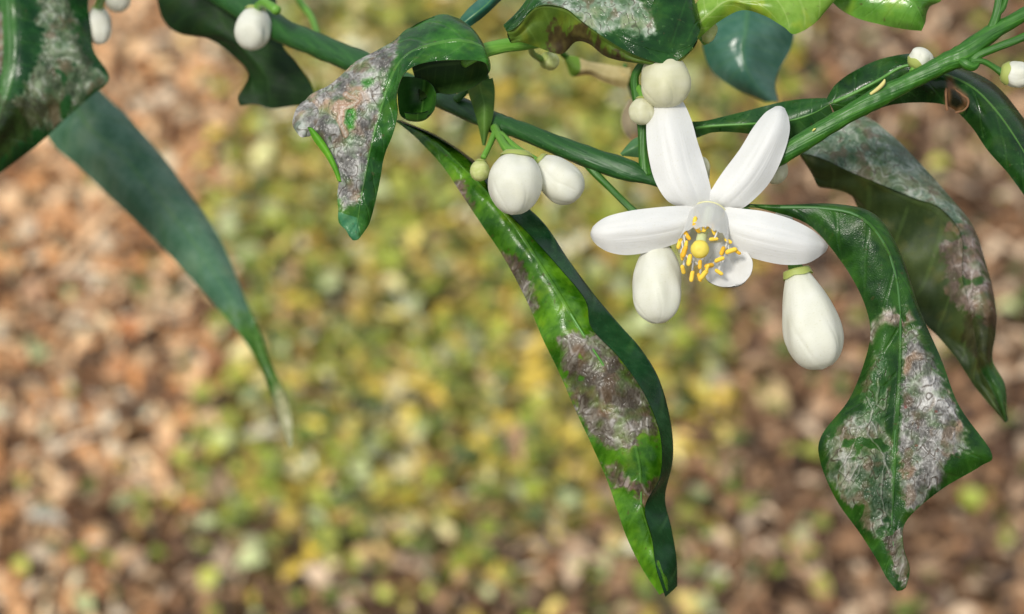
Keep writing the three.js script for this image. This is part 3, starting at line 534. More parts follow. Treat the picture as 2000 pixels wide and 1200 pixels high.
leaf(A, {
  label: 'longest leaf, folded along the midrib, bright green with grey mined patches', mid: 0.3, nv: 120, nu: 40, thick: 4.5, rib: { r: 4, z: -2, v: [0.02, 0.95] }, wave: (u, v, p) => (16 * Math.max(0, noise(v * 16, u * 2.2)) - 6) * smooth(0.2, 0.35, v) * (1 - Math.abs(u - 0.3)) * (u < 0.6 ? 1.2 : 0.15),
  rows: longGrid.map(([l, m, f, , r], i) => { // the margin is folded back over the near face, so its upper side shows
    const k = smooth(1, 3.5, i), between = (t, z) => [mix(l[0], r[0], t), mix(l[1], r[1], t), z];
    return [l, between(0.42, m[2]), between(0.86, m[2] - 23), [r[0], r[1], m[2] - 26], [mix(r[0] - 5, f[0] + 4, k), mix(r[1], f[1], k), m[2] + 8]];
  }),
  front: {
    w: 320, h: 1024, c1: [38, 84, 10], c2: [102, 156, 28], through: 0.22, midWidth: 0.02, midAmt: 0.4, veins: 15, veinAmt: 0.1, gloss: 0.38, bump: 0.00035,
    patches: [
      { kind: DULL, poly: [[1090, 660], [1130, 645], [1180, 660], [1230, 720], [1275, 800], [1285, 850], [1262, 862], [1230, 880], [1200, 880], [1150, 850], [1125, 800], [1105, 745]] },
      { kind: { ...DULL, seed: 15 }, solid: true, u: [0, 0.5], poly: [[975, 490], [1010, 500], [1040, 545], [1048, 600], [1040, 640], [1010, 580]] },
      { kind: { ...DULL, seed: 17, light: [124, 112, 100] }, solid: true, u: [0, 0.3], poly: [[875, 345], [905, 352], [925, 400], [920, 425], [895, 395]] },
      { kind: { ...DULL, seed: 18, light: [140, 112, 96] }, solid: true, poly: [[1175, 905], [1205, 905], [1235, 940], [1262, 945], [1285, 930], [1292, 975], [1260, 990], [1235, 960], [1200, 955]] }],
  },
  back: { w: 160, h: 320, c1: [12, 50, 22], c2: [36, 80, 40], yellow: 0, gloss: 0.34 },
});
// winged-stalk leaf behind the bare twig, curling away with a torn hole
leaf(A, {
  flip: true, label: 'winged lower piece of the jointed dark leaf', mid: 0.5, nv: 40, rib: { r: 3.5, z: 1, v: [0.05, 0.98] },
  rows: [
    [[1352, 238, -150], [1350, 252, -146], [1354, 272, -150]],
    [[1384, 235, -146], [1392, 246, -136], [1398, 258, -146]],
    [[1450, 219, -140], [1466, 242, -128], [1470, 262, -142]],
    [[1520, 200, -134], [1540, 236, -118], [1548, 280, -136]],
    [[1570, 194, -130], [1586, 222, -112], [1590, 275, -132]],
    [[1612, 192, -124], [1620, 204, -110], [1628, 228, -126]]],
  front: { w: 192, h: 256, c1: [24, 66, 26], c2: [54, 96, 40], gloss: 0.4, midAmt: 0.6 },
});
{
  const torn = leaf(A, {
    flip: true, label: 'dark glossy leaf curving over behind the bare twig, with a torn brown hole', mid: 0.5, nv: 70, rib: { r: 4, z: 1, v: [0.02, 0.45] },
    rows: [
      [[1614, 194, -122], [1617, 198, -114], [1621, 203, -110], [1626, 212, -112], [1634, 226, -122]],
      [[1634, 164, -120], [1650, 176, -106], [1664, 184, -100], [1680, 198, -104], [1696, 220, -120]],
      [[1676, 134, -122], [1700, 152, -102], [1714, 158, -96], [1728, 176, -100], [1746, 204, -118]],
      [[1730, 114, -124], [1752, 128, -100], [1772, 128, -92], [1790, 160, -94], [1808, 200, -114]],
      [[1800, 108, -136], [1816, 124, -104], [1832, 142, -92], [1848, 172, -90], [1856, 208, -110]],
      [[1876, 132, -156], [1884, 146, -116], [1894, 168, -96], [1898, 204, -88], [1896, 244, -106]],
      [[1940, 166, -170], [1942, 184, -124], [1942, 214, -100], [1936, 252, -90], [1930, 292, -106]],
      [[1996, 226, -176], [1992, 246, -130], [1986, 276, -106], [1978, 306, -94], [1968, 338, -108]],
      [[2050, 310, -180], [2042, 330, -140], [2030, 352, -116], [2020, 374, -104], [2010, 392, -116]],
      [[2086, 420, -180], [2080, 424, -170], [2074, 428, -160], [2068, 430, -158], [2062, 432, -160]]],
    front: { w: 320, h: 640, c1: [12, 44, 12], c2: [34, 76, 22], gloss: 0.32, midAmt: 0.7, midWidth: 0.04, patches: [
      { paint: [96, 66, 40], paint2: [124, 92, 60], poly: [[1848, 152], [1858, 150], [1868, 168], [1890, 184], [1892, 206], [1876, 220], [1850, 216], [1844, 196]], edge: 3 },
      { paint: [22, 26, 12], poly: [[1858, 176], [1868, 176], [1880, 190], [1882, 204], [1868, 210], [1856, 204]], edge: 3 }] },
  });
  mesh('torn_edge', stemGeometry([[1850, 216, -88, 2.5], [1847, 190, -88, 2], [1850, 160, -92, 2.4], [1858, 151, -94, 1.5], [1862, 170, -90, 1.8], [1878, 184, -88, 2], [1891, 196, -86, 2], [1886, 213, -86, 1.8], [1866, 220, -86, 2]], { sides: 7, steps: 6, rough: 0.9 }), M.bark, torn);
}
// leaf seen from below at the twig's upper end, overhead shade put into its colour
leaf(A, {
  label: 'wavy leaf seen from below with shade painted into its dark colour, behind the round white bud', dz: -260, mid: 0.5, frontBase: UNDER, backBase: TOP,
  rows: [
    [[296, -80, -560], [350, -90, -540], [420, -80, -530], [490, -70, -530], [540, -60, -540]],
    [[306, -10, -560], [352, -24, -530], [420, -20, -520], [486, 0, -520], [540, 10, -530]],
    [[318, 36, -560], [366, 24, -526], [430, 30, -510], [490, 44, -510], [545, 60, -526]],
    [[352, 64, -560], [408, 60, -520], [456, 72, -500], [508, 82, -504], [556, 96, -520]],
    [[410, 76, -558], [448, 84, -524], [488, 106, -498], [540, 116, -500], [578, 120, -516]],
    [[462, 116, -550], [486, 130, -530], [520, 148, -500], [562, 150, -496], [604, 158, -512]],
    [[486, 146, -540], [496, 166, -540], [526, 176, -510], [566, 176, -498], [614, 182, -508]],
    [[466, 186, -530], [492, 190, -534], [528, 196, -516], [570, 194, -504], [618, 194, -510]],
    [[468, 206, -536], [498, 204, -530], [532, 212, -524], [574, 206, -510], [620, 201, -512]]],
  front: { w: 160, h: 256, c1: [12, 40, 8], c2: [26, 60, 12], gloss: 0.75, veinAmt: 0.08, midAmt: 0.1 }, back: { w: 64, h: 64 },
});
leaf(A, {
  label: 'small narrow olive leaf hanging from the twig above the white pair of buds', mid: 0.5, nv: 30, frontBase: UNDER, backBase: TOP, stalk: [[952, 150, -210, 6], [930, 160, -230, 6], [890, 196, -245, 8]],
  rows: [
    [[912, 172, -190], [936, 160, -176], [962, 152, -186]],
    [[916, 186, -186], [940, 180, -170], [966, 172, -184]],
    [[924, 208, -184], [946, 206, -164], [966, 200, -182]],
    [[932, 234, -180], [946, 236, -162], [962, 230, -178]],
    [[938, 260, -176], [946, 262, -164], [954, 260, -174]],
    [[943, 282, -172], [945, 284, -168], [947, 282, -172]]],
  front: { w: 96, h: 128, c1: [58, 96, 28], c2: [84, 122, 40] }, back: { w: 64, h: 64 },
});
leaf(A, {
  label: 'small green leaf behind the twig end', mid: 0.5, nv: 20,
  rows: [[[1262, 262, -190], [1264, 272, -186], [1264, 310, -190]], [[1236, 272, -190], [1240, 288, -180], [1246, 308, -190]], [[1212, 300, -190], [1214, 302, -188], [1216, 304, -190]]],
  front: { w: 64, h: 64, c1: [60, 104, 62], c2: [86, 130, 84] }, back: { w: 64, h: 64 },
});

// ------------------------------------------------------------------ bare diagonal twig
const Bt = thing('flowering_twig', 'straight bright green twig with forked end and small white buds', 'citrus twig', 'twigs of the citrus tree');
mesh('stem', stemGeometry([[1440, 356, -70, 14], [1490, 326, -56, 16], [1535, 299, -46, 18], [1600, 258, -40, 18], [1660, 222, -36, 17.5], [1712, 193, -34, 20], [1750, 174, -32, 17.5], [1800, 148, -30, 18], [1850, 122, -28, 19], [1884, 106, -28, 22], [1935, 66, -30, 17], [1990, 34, -32, 14], [2080, -20, -40, 16], [2300, -190, -80, 20]], { sides: 18, ridge: 0.05, rough: 0.09 }), M.stem, Bt);
mesh('side_shoot', stemGeometry([[1915, 88, -26, 10], [1936, 58, -26, 10], [1946, 30, -28, 9], [1952, 0, -30, 9], [1960, -60, -40, 8]], { ridge: 0.06 }), M.stem, Bt);
mesh('side_shoot', stemGeometry([[1946, 30, -26, 4], [1958, 18, -22, 5], [1964, 2, -20, 5], [1972, -30, -20, 5]]), M.stem, Bt);
mesh('side_shoot', stemGeometry([[1876, 114, -22, 8], [1894, 124, -14, 9], [1912, 108, -12, 8], [1950, 92, -10, 8], [2000, 72, -8, 8], [2080, 30, -8, 8]], { ridge: 0.05 }), M.stem, Bt);
mesh('node', stemGeometry([[1868, 112, -20, 5], [1884, 124, -10, 10], [1900, 130, -8, 9], [1912, 124, -8, 4]]), M.stem, Bt);
mesh('bract', stemGeometry([[1700, 184, -20, 3], [1714, 174, -16, 4], [1725, 163, -13, 4], [1728, 155, -12, 1.5]], { sides: 7 }), phys({ color: srgb(206, 196, 122), roughness: 0.7 }), Bt);
mesh('bract', stemGeometry([[1587, 256, -22, 1.5], [1590, 253, -20, 2], [1593, 251, -20, 1]], { sides: 7 }), phys({ color: srgb(206, 200, 110), roughness: 0.7 }), Bt);
bud(Bt, { label: 'white bud rising behind the twig', base: [1786, 134, -62], tip: [1812, 98, -64], r: 25, wide: 0.55, cupH: 0.4, stalk: [[1780, 150, -50, 7], [1782, 142, -58, 7], [1787, 132, -62, 8]] });
bud(Bt, { label: 'white bud with green cup on a short curved stalk', base: [1956, 142, -8], tip: [2016, 150, -6], r: 26, wide: 0.5, cupH: 0.42, stalk: [[1896, 120, -10, 7], [1920, 120, -8, 6], [1942, 132, -8, 6], [1957, 142, -8, 8]], stalkMat: M.stem });
bud(Bt, { label: 'cream bud showing behind the upper petal at the twig end', base: [1522, 306, -82], tip: [1508, 360, -84], r: 23, mat: M.budCream, stalk: [[1545, 300, -62, 7], [1534, 298, -76, 7], [1522, 306, -82, 8]] });
leaf(Bt, {
  flip: true, label: 'large drooping leaf with grey mined top and rolled brownish edge', dz: -240, mid: 0.5, nv: 96, thick: 4.5, stalk: [[1580, 276, -70, 9], [1560, 284, -110, 8], [1556, 296, -140, 8]], wave: (u, v, p) => 8 * noise(v * 12, u * 2),
  rows: [
    [[1558, 292, -150], [1560, 294, -146], [1562, 298, -144], [1564, 302, -150], [1568, 306, -156]],
    [[1612, 262, -190], [1612, 280, -150], [1606, 310, -138], [1592, 334, -160], [1590, 346, -176]],
    [[1680, 226, -210], [1680, 262, -160], [1666, 338, -130], [1632, 358, -160], [1604, 366, -190]],
    [[1738, 262, -220], [1736, 300, -166], [1724, 362, -126], [1684, 392, -166], [1654, 366, -200]],
    [[1800, 326, -224], [1792, 350, -170], [1782, 386, -130], [1730, 440, -170], [1690, 440, -200]],
    [[1858, 388, -220], [1850, 396, -176], [1838, 408, -140], [1776, 480, -170], [1730, 500, -196]],
    [[1902, 446, -206], [1896, 452, -160], [1878, 462, -130], [1816, 540, -166], [1768, 560, -190]],
    [[1926, 520, -196], [1912, 530, -140], [1880, 540, -130], [1842, 600, -166], [1796, 620, -186]],
    [[1946, 598, -186], [1930, 604, -130], [1896, 610, -136], [1868, 650, -170], [1836, 660, -184]],
    [[1944, 650, -180], [1926, 656, -140], [1906, 664, -150], [1890, 690, -172], [1868, 698, -180]],
    [[1938, 705, -176], [1926, 708, -150], [1914, 716, -158], [1904, 734, -172], [1894, 740, -178]],
    [[1962, 752, -170], [1950, 758, -156], [1938, 764, -160], [1930, 770, -168], [1922, 778, -174]],
    [[1968, 822, -166], [1966, 823, -164], [1965, 824, -164], [1964, 824, -166], [1962, 824, -168]]],
  front: { w: 320, h: 768, c1: [26, 62, 22], c2: [52, 88, 34], gloss: 0.4, midAmt: 0.1, bump: 0.0003, patches: [
    { kind: { ...FILM, dark: [84, 108, 88], light: [176, 186, 164], seed: 41 }, solid: true, poly: [[1540, 320], [1640, 200], [1760, 240], [1890, 400], [1900, 450], [1840, 430], [1700, 370]], edge: 20 },
    { kind: { ...DULL, dark: [84, 72, 62], light: [158, 140, 130], seed: 43, holes: 0.2 }, poly: [[1846, 440], [1905, 436], [1952, 590], [1950, 640], [1915, 632], [1880, 604], [1848, 570], [1836, 500]], amt: 0.92, edge: 22 }, { paint: [40, 30, 18], paint2: [60, 50, 28], poly: [[1890, 610], [1950, 620], [1945, 700], [1915, 720], [1880, 660]], amt: 0.6, edge: 10 }] },
  under: { w: 256, h: 512, c1: [42, 60, 22], c2: [68, 84, 36], midAmt: 0.1, patches: [
    { kind: { ...DULL, dark: [84, 72, 62], light: [158, 140, 130], seed: 43, holes: 0.2 }, poly: [[1846, 440], [1905, 436], [1952, 590], [1950, 640], [1915, 632], [1880, 604], [1848, 570], [1836, 500]], amt: 0.92, edge: 22 }, { paint: [40, 30, 18], paint2: [60, 50, 28], poly: [[1890, 610], [1950, 620], [1945, 700], [1915, 720], [1880, 660]], amt: 0.6, edge: 10 }] },
  back: { c1: [30, 60, 26], c2: [50, 84, 34] },
});
leaf(Bt, {
  label: 'plain green leaf with a bluish sheen above the straight twig', mid: 0.5, nv: 40, stalk: [[1600, -40, -180, 8], [1700, -130, -160, 8], [1960, -60, -40, 7]],
  rows: [
    [[1590, -60, -190], [1600, -70, -180], [1620, -80, -176], [1640, -86, -184], [1660, -90, -196]],
    [[1612, -20, -180], [1650, -50, -164], [1690, -70, -156], [1730, -80, -166], [1770, -84, -186]],
    [[1634, 12, -172], [1680, -8, -150], [1730, -40, -140], [1780, -50, -156], [1820, -56, -186]],
    [[1670, 34, -164], [1714, 14, -140], [1760, -14, -130], [1806, -24, -150], [1844, -24, -184]],
    [[1720, 49, -160], [1752, 32, -136], [1784, 6, -126], [1812, -2, -146], [1838, 2, -180]],
    [[1770, 58, -156], [1784, 44, -138], [1796, 26, -130], [1806, 16, -146], [1816, 14, -170]],
    [[1800, 60, -150], [1802, 54, -146], [1804, 48, -144], [1806, 42, -148], [1806, 36, -152]]],
  front: { w: 160, h: 256, c1: [72, 124, 38], c2: [112, 164, 62], gloss: 0.3 }, back: { w: 64, h: 64 },
});

// ------------------------------------------------------------------ twig along the upper edge
const C = thing('flowering_twig', 'pale green twig mostly hidden by its curled mined leaf and glossy leaf', 'citrus twig', 'twigs of the citrus tree');
mesh('stem', stemGeometry([[905, 124, -60, 10], [940, 102, -80, 14], [985, 90, -100, 14], [1030, 84, -120, 14], [1100, 70, -150, 13], [1200, 20, -160, 14], [1290, -40, -170, 16], [1400, -160, -200, 20], [1520, -320, -260, 24]], { sides: 14, ridge: 0.05 }), M.stemPale, C);
{
  const L4 = leaf(C, {
    label: 'curled leaf with large silvery mined area and rolled base', mid: 0.5, nv: 96, thick: 5, rib: { r: 3.5, z: 0.5, v: [0.4, 0.92] }, wave: (u, v, p) => { const e = 1 - smooth(0, 0.5, u), a = v * 17; p[0] += 6 * e * noise(a, 3.3); p[1] += 6 * e * noise(a, 9.1); return 7 * fbm(p[0] * 0.03, p[1] * 0.03, 2) + 6 * e * noise(a * 0.8, 5.5); },
    rows: [
      [[938, 92, -60], [948, 104, -34], [954, 118, -10], [956, 130, 6], [955, 142, 14]],
      [[905, 42, -56], [926, 62, -20], [940, 92, 10], [944, 112, 26], [944, 122, 30]],
      [[862, 31, -54], [880, 48, -14], [894, 80, 20], [896, 104, 36], [896, 118, 42]],
      [[815, 46, -52], [828, 62, -12], [838, 90, 22], [842, 110, 38], [842, 121, 44]],
      [[770, 80, -48], [786, 90, -10], [798, 106, 24], [804, 122, 42], [804, 132, 48]],
      [[706, 116, -40], [740, 120, -4], [774, 134, 18], [784, 142, 38], [784, 152, 46]],
      [[648, 160, -34], [692, 166, 0], [756, 176, 14], [770, 180, 30], [774, 190, 38]],
      [[604, 192, -30], [668, 206, 2], [744, 214, 12], [764, 214, 22], [777, 222, 26]],
      [[574, 236, -22], [650, 248, 4], [732, 254, 10], [754, 256, 14], [768, 262, 14]],
      [[612, 262, -10], [656, 282, 2], [722, 296, 8], [738, 298, 6], [752, 302, 0]],
      [[646, 308, -2], [672, 322, 4], [714, 338, 6], [730, 342, 0], [742, 346, -10]],
      [[662, 362, 4], [682, 368, 4], [707, 380, 4], [722, 386, -4], [733, 392, -16]],
      [[660, 412, 6], [678, 418, 8], [700, 424, 2], [714, 430, -4], [722, 434, -16]],
      [[672, 448, 4], [682, 454, 4], [694, 458, 2], [704, 456, -4], [712, 452, -10]],
      [[688, 466, 0], [691, 468, 0], [695, 469, 0], [699, 468, 0], [702, 465, -2]]],
    front: {
      w: 448, h: 896, c1: [20, 68, 16], c2: [60, 118, 34], midWidth: 0.035, midAmt: 0.4, vein: [120, 162, 84], bump: 0.0004, gloss: 0.3,
      patches: [
        { kind: { ...SILVER, red: false, holes: 0.36, seed: 5 }, solid: true, u: [0, 0.5], poly: [[780, 76], [772, 120], [752, 160], [742, 220], [728, 280], [712, 340], [700, 395], [670, 412], [650, 360], [640, 310], [600, 262], [560, 240], [590, 190], [650, 150], [720, 100]], edge: 9 },
        { paint: [26, 104, 18], paint2: [58, 142, 30], poly: [[676, 214], [690, 206], [696, 226], [692, 252], [682, 256], [674, 240]], edge: 4 },
        { paint: [44, 110, 30], paint2: [70, 130, 50], poly: [[708, 160], [728, 152], [730, 166], [712, 174]], edge: 5 },
        { paint: [60, 130, 104], paint2: [96, 150, 120], v: [0.86, 1], poly: [[655, 410], [700, 405], [700, 470], [670, 470]], amt: 0.7, edge: 6 }],
      tracks: [{ w: 7, c: [176, 140, 116], amt: 0.7, pts: [[676, 186], [700, 196], [690, 206], [668, 212], [664, 240], [676, 262]] }],
    },
  });
  // the other half of the blade rolled under: its underside shows below the arch
  const roll = sheet([
    [[938, 92, -60], [946, 100, -72], [952, 118, -80], [954, 136, -76], [950, 152, -64]],
    [[905, 42, -56], [914, 80, -86], [922, 120, -98], [924, 150, -92], [918, 174, -70]],
    [[862, 31, -54], [870, 80, -90], [880, 125, -104], [884, 160, -98], [880, 184, -72]],
    [[815, 46, -52], [826, 90, -88], [838, 130, -100], [846, 160, -96], [852, 182, -70]],
    [[784, 72, -46], [796, 100, -70], [808, 140, -78], [816, 170, -76], [820, 196, -62]]], 16, 24);
  const rollMat = leafSurface(roll, { ...UNDER, w: 96, h: 96, c1: [34, 62, 18], c2: [50, 84, 24] });
  mesh('rolled_edge', sheetGeometry(roll, 4), [rollMat, rollMat], L4);
  const curl = sheet([
    [[776, 150, -30], [800, 150, -60], [830, 156, -64], [846, 168, -46], [852, 186, -30]],
    [[777, 178, -34], [800, 176, -70], [828, 180, -74], [846, 190, -50], [851, 200, -24]],
    [[778, 204, -34], [800, 206, -68], [826, 206, -72], [842, 210, -46], [848, 214, -18]],
    [[782, 224, -22], [800, 228, -46], [822, 228, -50], [836, 226, -30], [842, 222, -12]],
    [[792, 232, -6], [802, 235, -14], [816, 236, -16], [828, 233, -10], [834, 228, -4]],
    [[790, 220, 4], [802, 222, 6], [816, 222, 6], [830, 220, 4], [838, 216, 0]]], 18, 30);
  const curlMat = leafSurface(curl, { ...TOP, w: 96, h: 96, c1: [36, 82, 22], c2: [58, 108, 34] });
  mesh('rolled_edge', sheetGeometry(curl, 4), [curlMat, curlMat], L4);
  const flap = sheet([
    [[602, 248, 2], [606, 250, 10], [612, 254, 8]],
    [[612, 272, 4], [622, 272, 14], [632, 276, 8]],
    [[634, 302, 6], [642, 302, 15], [648, 304, 8]],
    [[650, 328, 8], [655, 330, 14], [660, 332, 8]],
    [[661, 352, 8], [663, 354, 11], [666, 356, 8]]], 8, 24);
  const flapMat = leafSurface(flap, { ...UNDER, w: 64, h: 64, c1: [78, 146, 22], c2: [104, 172, 34] });
  mesh('turned_up_edge', sheetGeometry(flap, 5), [flapMat, flapMat], L4);
  const lobe = sheet([ // the puckered outer corner of the mined half
    [[604, 194, -32], [592, 200, -40], [580, 214, -44], [574, 232, -40], [572, 246, -30]],
    [[620, 204, -18], [602, 212, -14], [588, 224, -12], [580, 240, -10], [578, 256, -10]],
    [[630, 226, -12], [614, 232, -4], [602, 242, 0], [592, 254, 2], [588, 268, 0]],
    [[634, 248, -14], [622, 252, -10], [614, 258, -8], [606, 264, -8], [600, 266, -10]]], 16, 14, (u, v, p) => 4 * noise(p[0] * 0.06, p[1] * 0.06));
  const lobeMat = leafSurface(lobe, { ...TOP, w: 128, h: 128, c1: [50, 92, 60], c2: [90, 124, 96], patches: [{ kind: { ...SILVER, red: false, holes: 0.16, seed: 8 } }] });
  mesh('puckered_lobe', sheetGeometry(lobe, 4), [lobeMat, lobeMat], L4);
}
leaf(C, {
  flip: true, label: 'glossy broad leaf with pale mined centre and folded olive underside', mid: 0.5, nv: 80, thick: 5, wave: (u, v, p) => 5 * noise(v * 9, u * 3),
  rows: [ // from the turned-up point on one side to the rounded shoulder; columns: far edge, crest, front rim, folded underside, lower margin
    [[984, 50, -20], [986, 54, -14], [990, 62, -8], [994, 74, -12], [998, 84, -20]],
    [[1012, 20, -30], [1014, 32, -16], [1010, 52, -4], [1012, 68, -20], [1020, 84, -36]],
    [[1044, -20, -50], [1048, -6, -24], [1052, 12, 0], [1046, 48, -26], [1050, 92, -50]],
    [[1086, -60, -70], [1090, -24, -34], [1102, 16, 6], [1092, 60, -30], [1096, 104, -60]],
    [[1130, -90, -84], [1130, -30, -38], [1134, 40, 8], [1122, 66, -24], [1124, 80, -56]],
    [[1180, -100, -90], [1176, -26, -36], [1172, 68, 10], [1158, 80, -20], [1150, 86, -50]],
    [[1232, -100, -90], [1226, -20, -30], [1216, 96, 10], [1196, 104, -14], [1184, 110, -44]],
    [[1288, -90, -90], [1280, -10, -28], [1262, 116, 4], [1236, 118, -12], [1224, 118, -36]],
    [[1336, -60, -86], [1326, 10, -28], [1306, 124, -4], [1284, 126, -14], [1268, 122, -30]],
    [[1356, 0, -70], [1352, 36, -34], [1340, 106, -12], [1324, 120, -16], [1308, 122, -26]],
    [[1366, 50, -50], [1366, 60, -40], [1362, 78, -26], [1354, 92, -24], [1346, 102, -26]]],
  front: { w: 320, h: 640, c1: [10, 48, 12], c2: [36, 82, 24], gloss: 0.24, midAmt: 0, veinAmt: 0.12, bump: 0.00035, patches: [
    { kind: { ...FILM, dark: [90, 116, 84], light: [192, 200, 184], tan: [150, 160, 120], seed: 47, holes: 0.34 }, solid: true, poly: [[1020, -60], [1200, -60], [1270, 20], [1284, 66], [1262, 78], [1215, 60], [1170, 68], [1120, 30], [1060, 10]], edge: 12, gloss: 0.25 },
    ] },
  under: { w: 160, h: 320, c1: [66, 92, 20], c2: [96, 122, 32], patches: [{ paint: [58, 46, 24], paint2: [84, 76, 32], poly: [[1080, 52], [1130, 46], [1190, 100], [1240, 118], [1180, 116], [1120, 112], [1078, 108], [1066, 80]], edge: 30 }] },
  back: { c1: [70, 104, 26], c2: [96, 126, 36] },
});
leaf(C, {
  flip: true, label: 'light yellow-green young leaf above the blossom', mid: 0.5, nv: 60, frontBase: UNDER, stalk: [[1352, 20, -100, 7], [1330, -20, -140, 7], [1300, -46, -170, 8]],
  rows: [
    [[1344, 46, -80], [1348, 50, -76], [1352, 58, -74], [1356, 66, -76], [1362, 78, -82]],
    [[1360, 8, -90], [1372, 18, -70], [1384, 28, -66], [1392, 36, -72], [1402, 44, -84]],
    [[1400, -24, -100], [1412, -8, -76], [1420, 2, -70], [1432, 8, -74], [1448, 18, -84]],
    [[1452, -50, -110], [1462, -30, -80], [1466, 2, -64], [1476, 14, -62], [1492, 30, -70]],
    [[1510, -70, -116], [1516, -40, -80], [1520, -6, -60], [1524, 22, -54], [1530, 52, -60]],
    [[1570, -70, -118], [1574, -44, -84], [1572, -12, -66], [1564, 24, -56], [1553, 66, -58]],
    [[1626, -60, -120], [1626, -40, -96], [1620, -14, -80], [1608, 14, -72], [1592, 44, -70]],
    [[1664, -40, -124], [1660, -34, -118], [1650, -20, -108], [1640, -10, -104], [1628, 0, -100]]],
  front: { w: 192, h: 384, c1: [112, 158, 40], c2: [150, 190, 76], gloss: 0.4, vein: [196, 216, 140], veinAmt: 0.3, midAmt: 0.5, midWidth: 0.05, through: 0.35 }, back: { c1: [110, 150, 50], c2: [140, 176, 70], w: 64, h: 96 },
});
leaf(C, {
  label: 'bluish leaf hanging far behind the light yellow-green one', mid: 0.5, nv: 40, stalk: [[1480, -10, -900, 8], [1440, -120, -700, 8], [1420, -190, -260, 9]],
  rows: [
    [[1440, -30, -900], [1450, -30, -890], [1470, -30, -884], [1490, -30, -890], [1500, -30, -900]],
    [[1396, 20, -900], [1420, 20, -870], [1460, 20, -856], [1510, 20, -880], [1552, 20, -910]],
    [[1376, 70, -896], [1410, 66, -850], [1456, 62, -836], [1506, 64, -870], [1552, 66, -920]],
    [[1376, 104, -890], [1410, 100, -840], [1450, 98, -826], [1496, 100, -866], [1540, 104, -910]],
    [[1394, 142, -880], [1424, 136, -836], [1456, 132, -824], [1492, 134, -860], [1520, 140, -896]],
    [[1436, 172, -870], [1456, 168, -840], [1476, 166, -832], [1496, 166, -850], [1514, 170, -880]],
    [[1492, 198, -860], [1500, 198, -850], [1506, 198, -848], [1512, 198, -852], [1520, 198, -860]]],
  front: { w: 128, h: 192, c1: [52, 100, 78], c2: [84, 124, 106], gloss: 0.3, midAmt: 0.2, specks: 0, yellow: 0 }, back: { w: 64, h: 64 },
});
leaf(C, {
  flip: true, label: 'narrow bluish green leaf rising behind the arch of the curled leaf', mid: 0.5, nv: 30, stalk: [[906, 48, -160, 6], [900, 80, -140, 6], [930, 106, -84, 7]],
  rows: [
    [[894, 42, -170], [902, 48, -160], [912, 56, -166]],
    [[914, 18, -180], [930, 26, -160], [942, 36, -176]],
    [[940, -6, -190], [956, 4, -166], [970, 10, -186]],
    [[966, -40, -200], [984, -30, -180], [1000, -24, -196]],
    [[1004, -80, -210], [1008, -78, -206], [1012, -76, -210]]],
  front: { w: 96, h: 128, c1: [30, 84, 66], c2: [58, 112, 92], gloss: 0.34 }, back: { w: 64, h: 64 },
});
bud(C, { label: 'tiny green-white bud below the glossy leaf', base: [1056, 116, -420], tip: [1092, 124, -420], r: 17, mat: M.budGreen, cupH: 0.6, stalk: [[1036, 86, -130, 6], [1040, 104, -300, 6], [1057, 116, -420, 7]] });
bud(C, { label: 'yellowish bud tip behind the shoulder of the glossy leaf', base: [1378, 82, -130], tip: [1394, 44, -126], r: 14, mat: M.budGreen, stalk: [[1330, -10, -160, 6], [1362, 60, -150, 6], [1378, 84, -132, 6]] });
leaf(C, {
  flip: true, label: 'pale wilted beige leaf far behind the cream bud', mid: 0.5, nv: 40, stalk: [[1106, 112, -700, 6], [1080, 90, -600, 6], [1040, 84, -140, 7]],
  frontBase: UNDER,
  rows: [
    [[1098, 108, -700], [1104, 116, -692], [1106, 124, -700]],
    [[1124, 112, -700], [1126, 134, -680], [1118, 150, -700]],
    [[1150, 122, -700], [1156, 136, -680], [1148, 146, -700]],
    [[1186, 128, -700], [1186, 148, -684], [1180, 160, -700]],
    [[1232, 134, -700], [1228, 156, -690], [1222, 174, -700]]],
  front: { w: 96, h: 128, c1: [176, 160, 104], c2: [206, 190, 140], gloss: 0.6, vein: [210, 196, 150], patches: [{ paint: [104, 140, 40], v: [0, 0.32] }] }, back: { w: 64, h: 64, c1: [170, 156, 100], c2: [196, 180, 130] },
});

leaf(C, {
  label: 'small greyish beige wilted leaf far behind the little round bud', mid: 0.5, nv: 20, frontBase: UNDER, stalk: [[1240, 196, -760, 5], [1226, 150, -730, 5], [1220, 128, -700, 5]],
  rows: [
    [[1228, 196, -760], [1238, 194, -754], [1248, 196, -760]],
    [[1214, 224, -760], [1234, 224, -744], [1254, 224, -760]],
    [[1218, 254, -760], [1236, 256, -746], [1254, 254, -760]],
    [[1234, 276, -760], [1240, 277, -756], [1246, 276, -760]]],
  front: { w: 64, h: 64, c1: [150, 134, 106], c2: [176, 160, 130], gloss: 0.7 }, back: { w: 64, h: 64, c1: [150, 134, 106], c2: [176, 160, 130] },
});

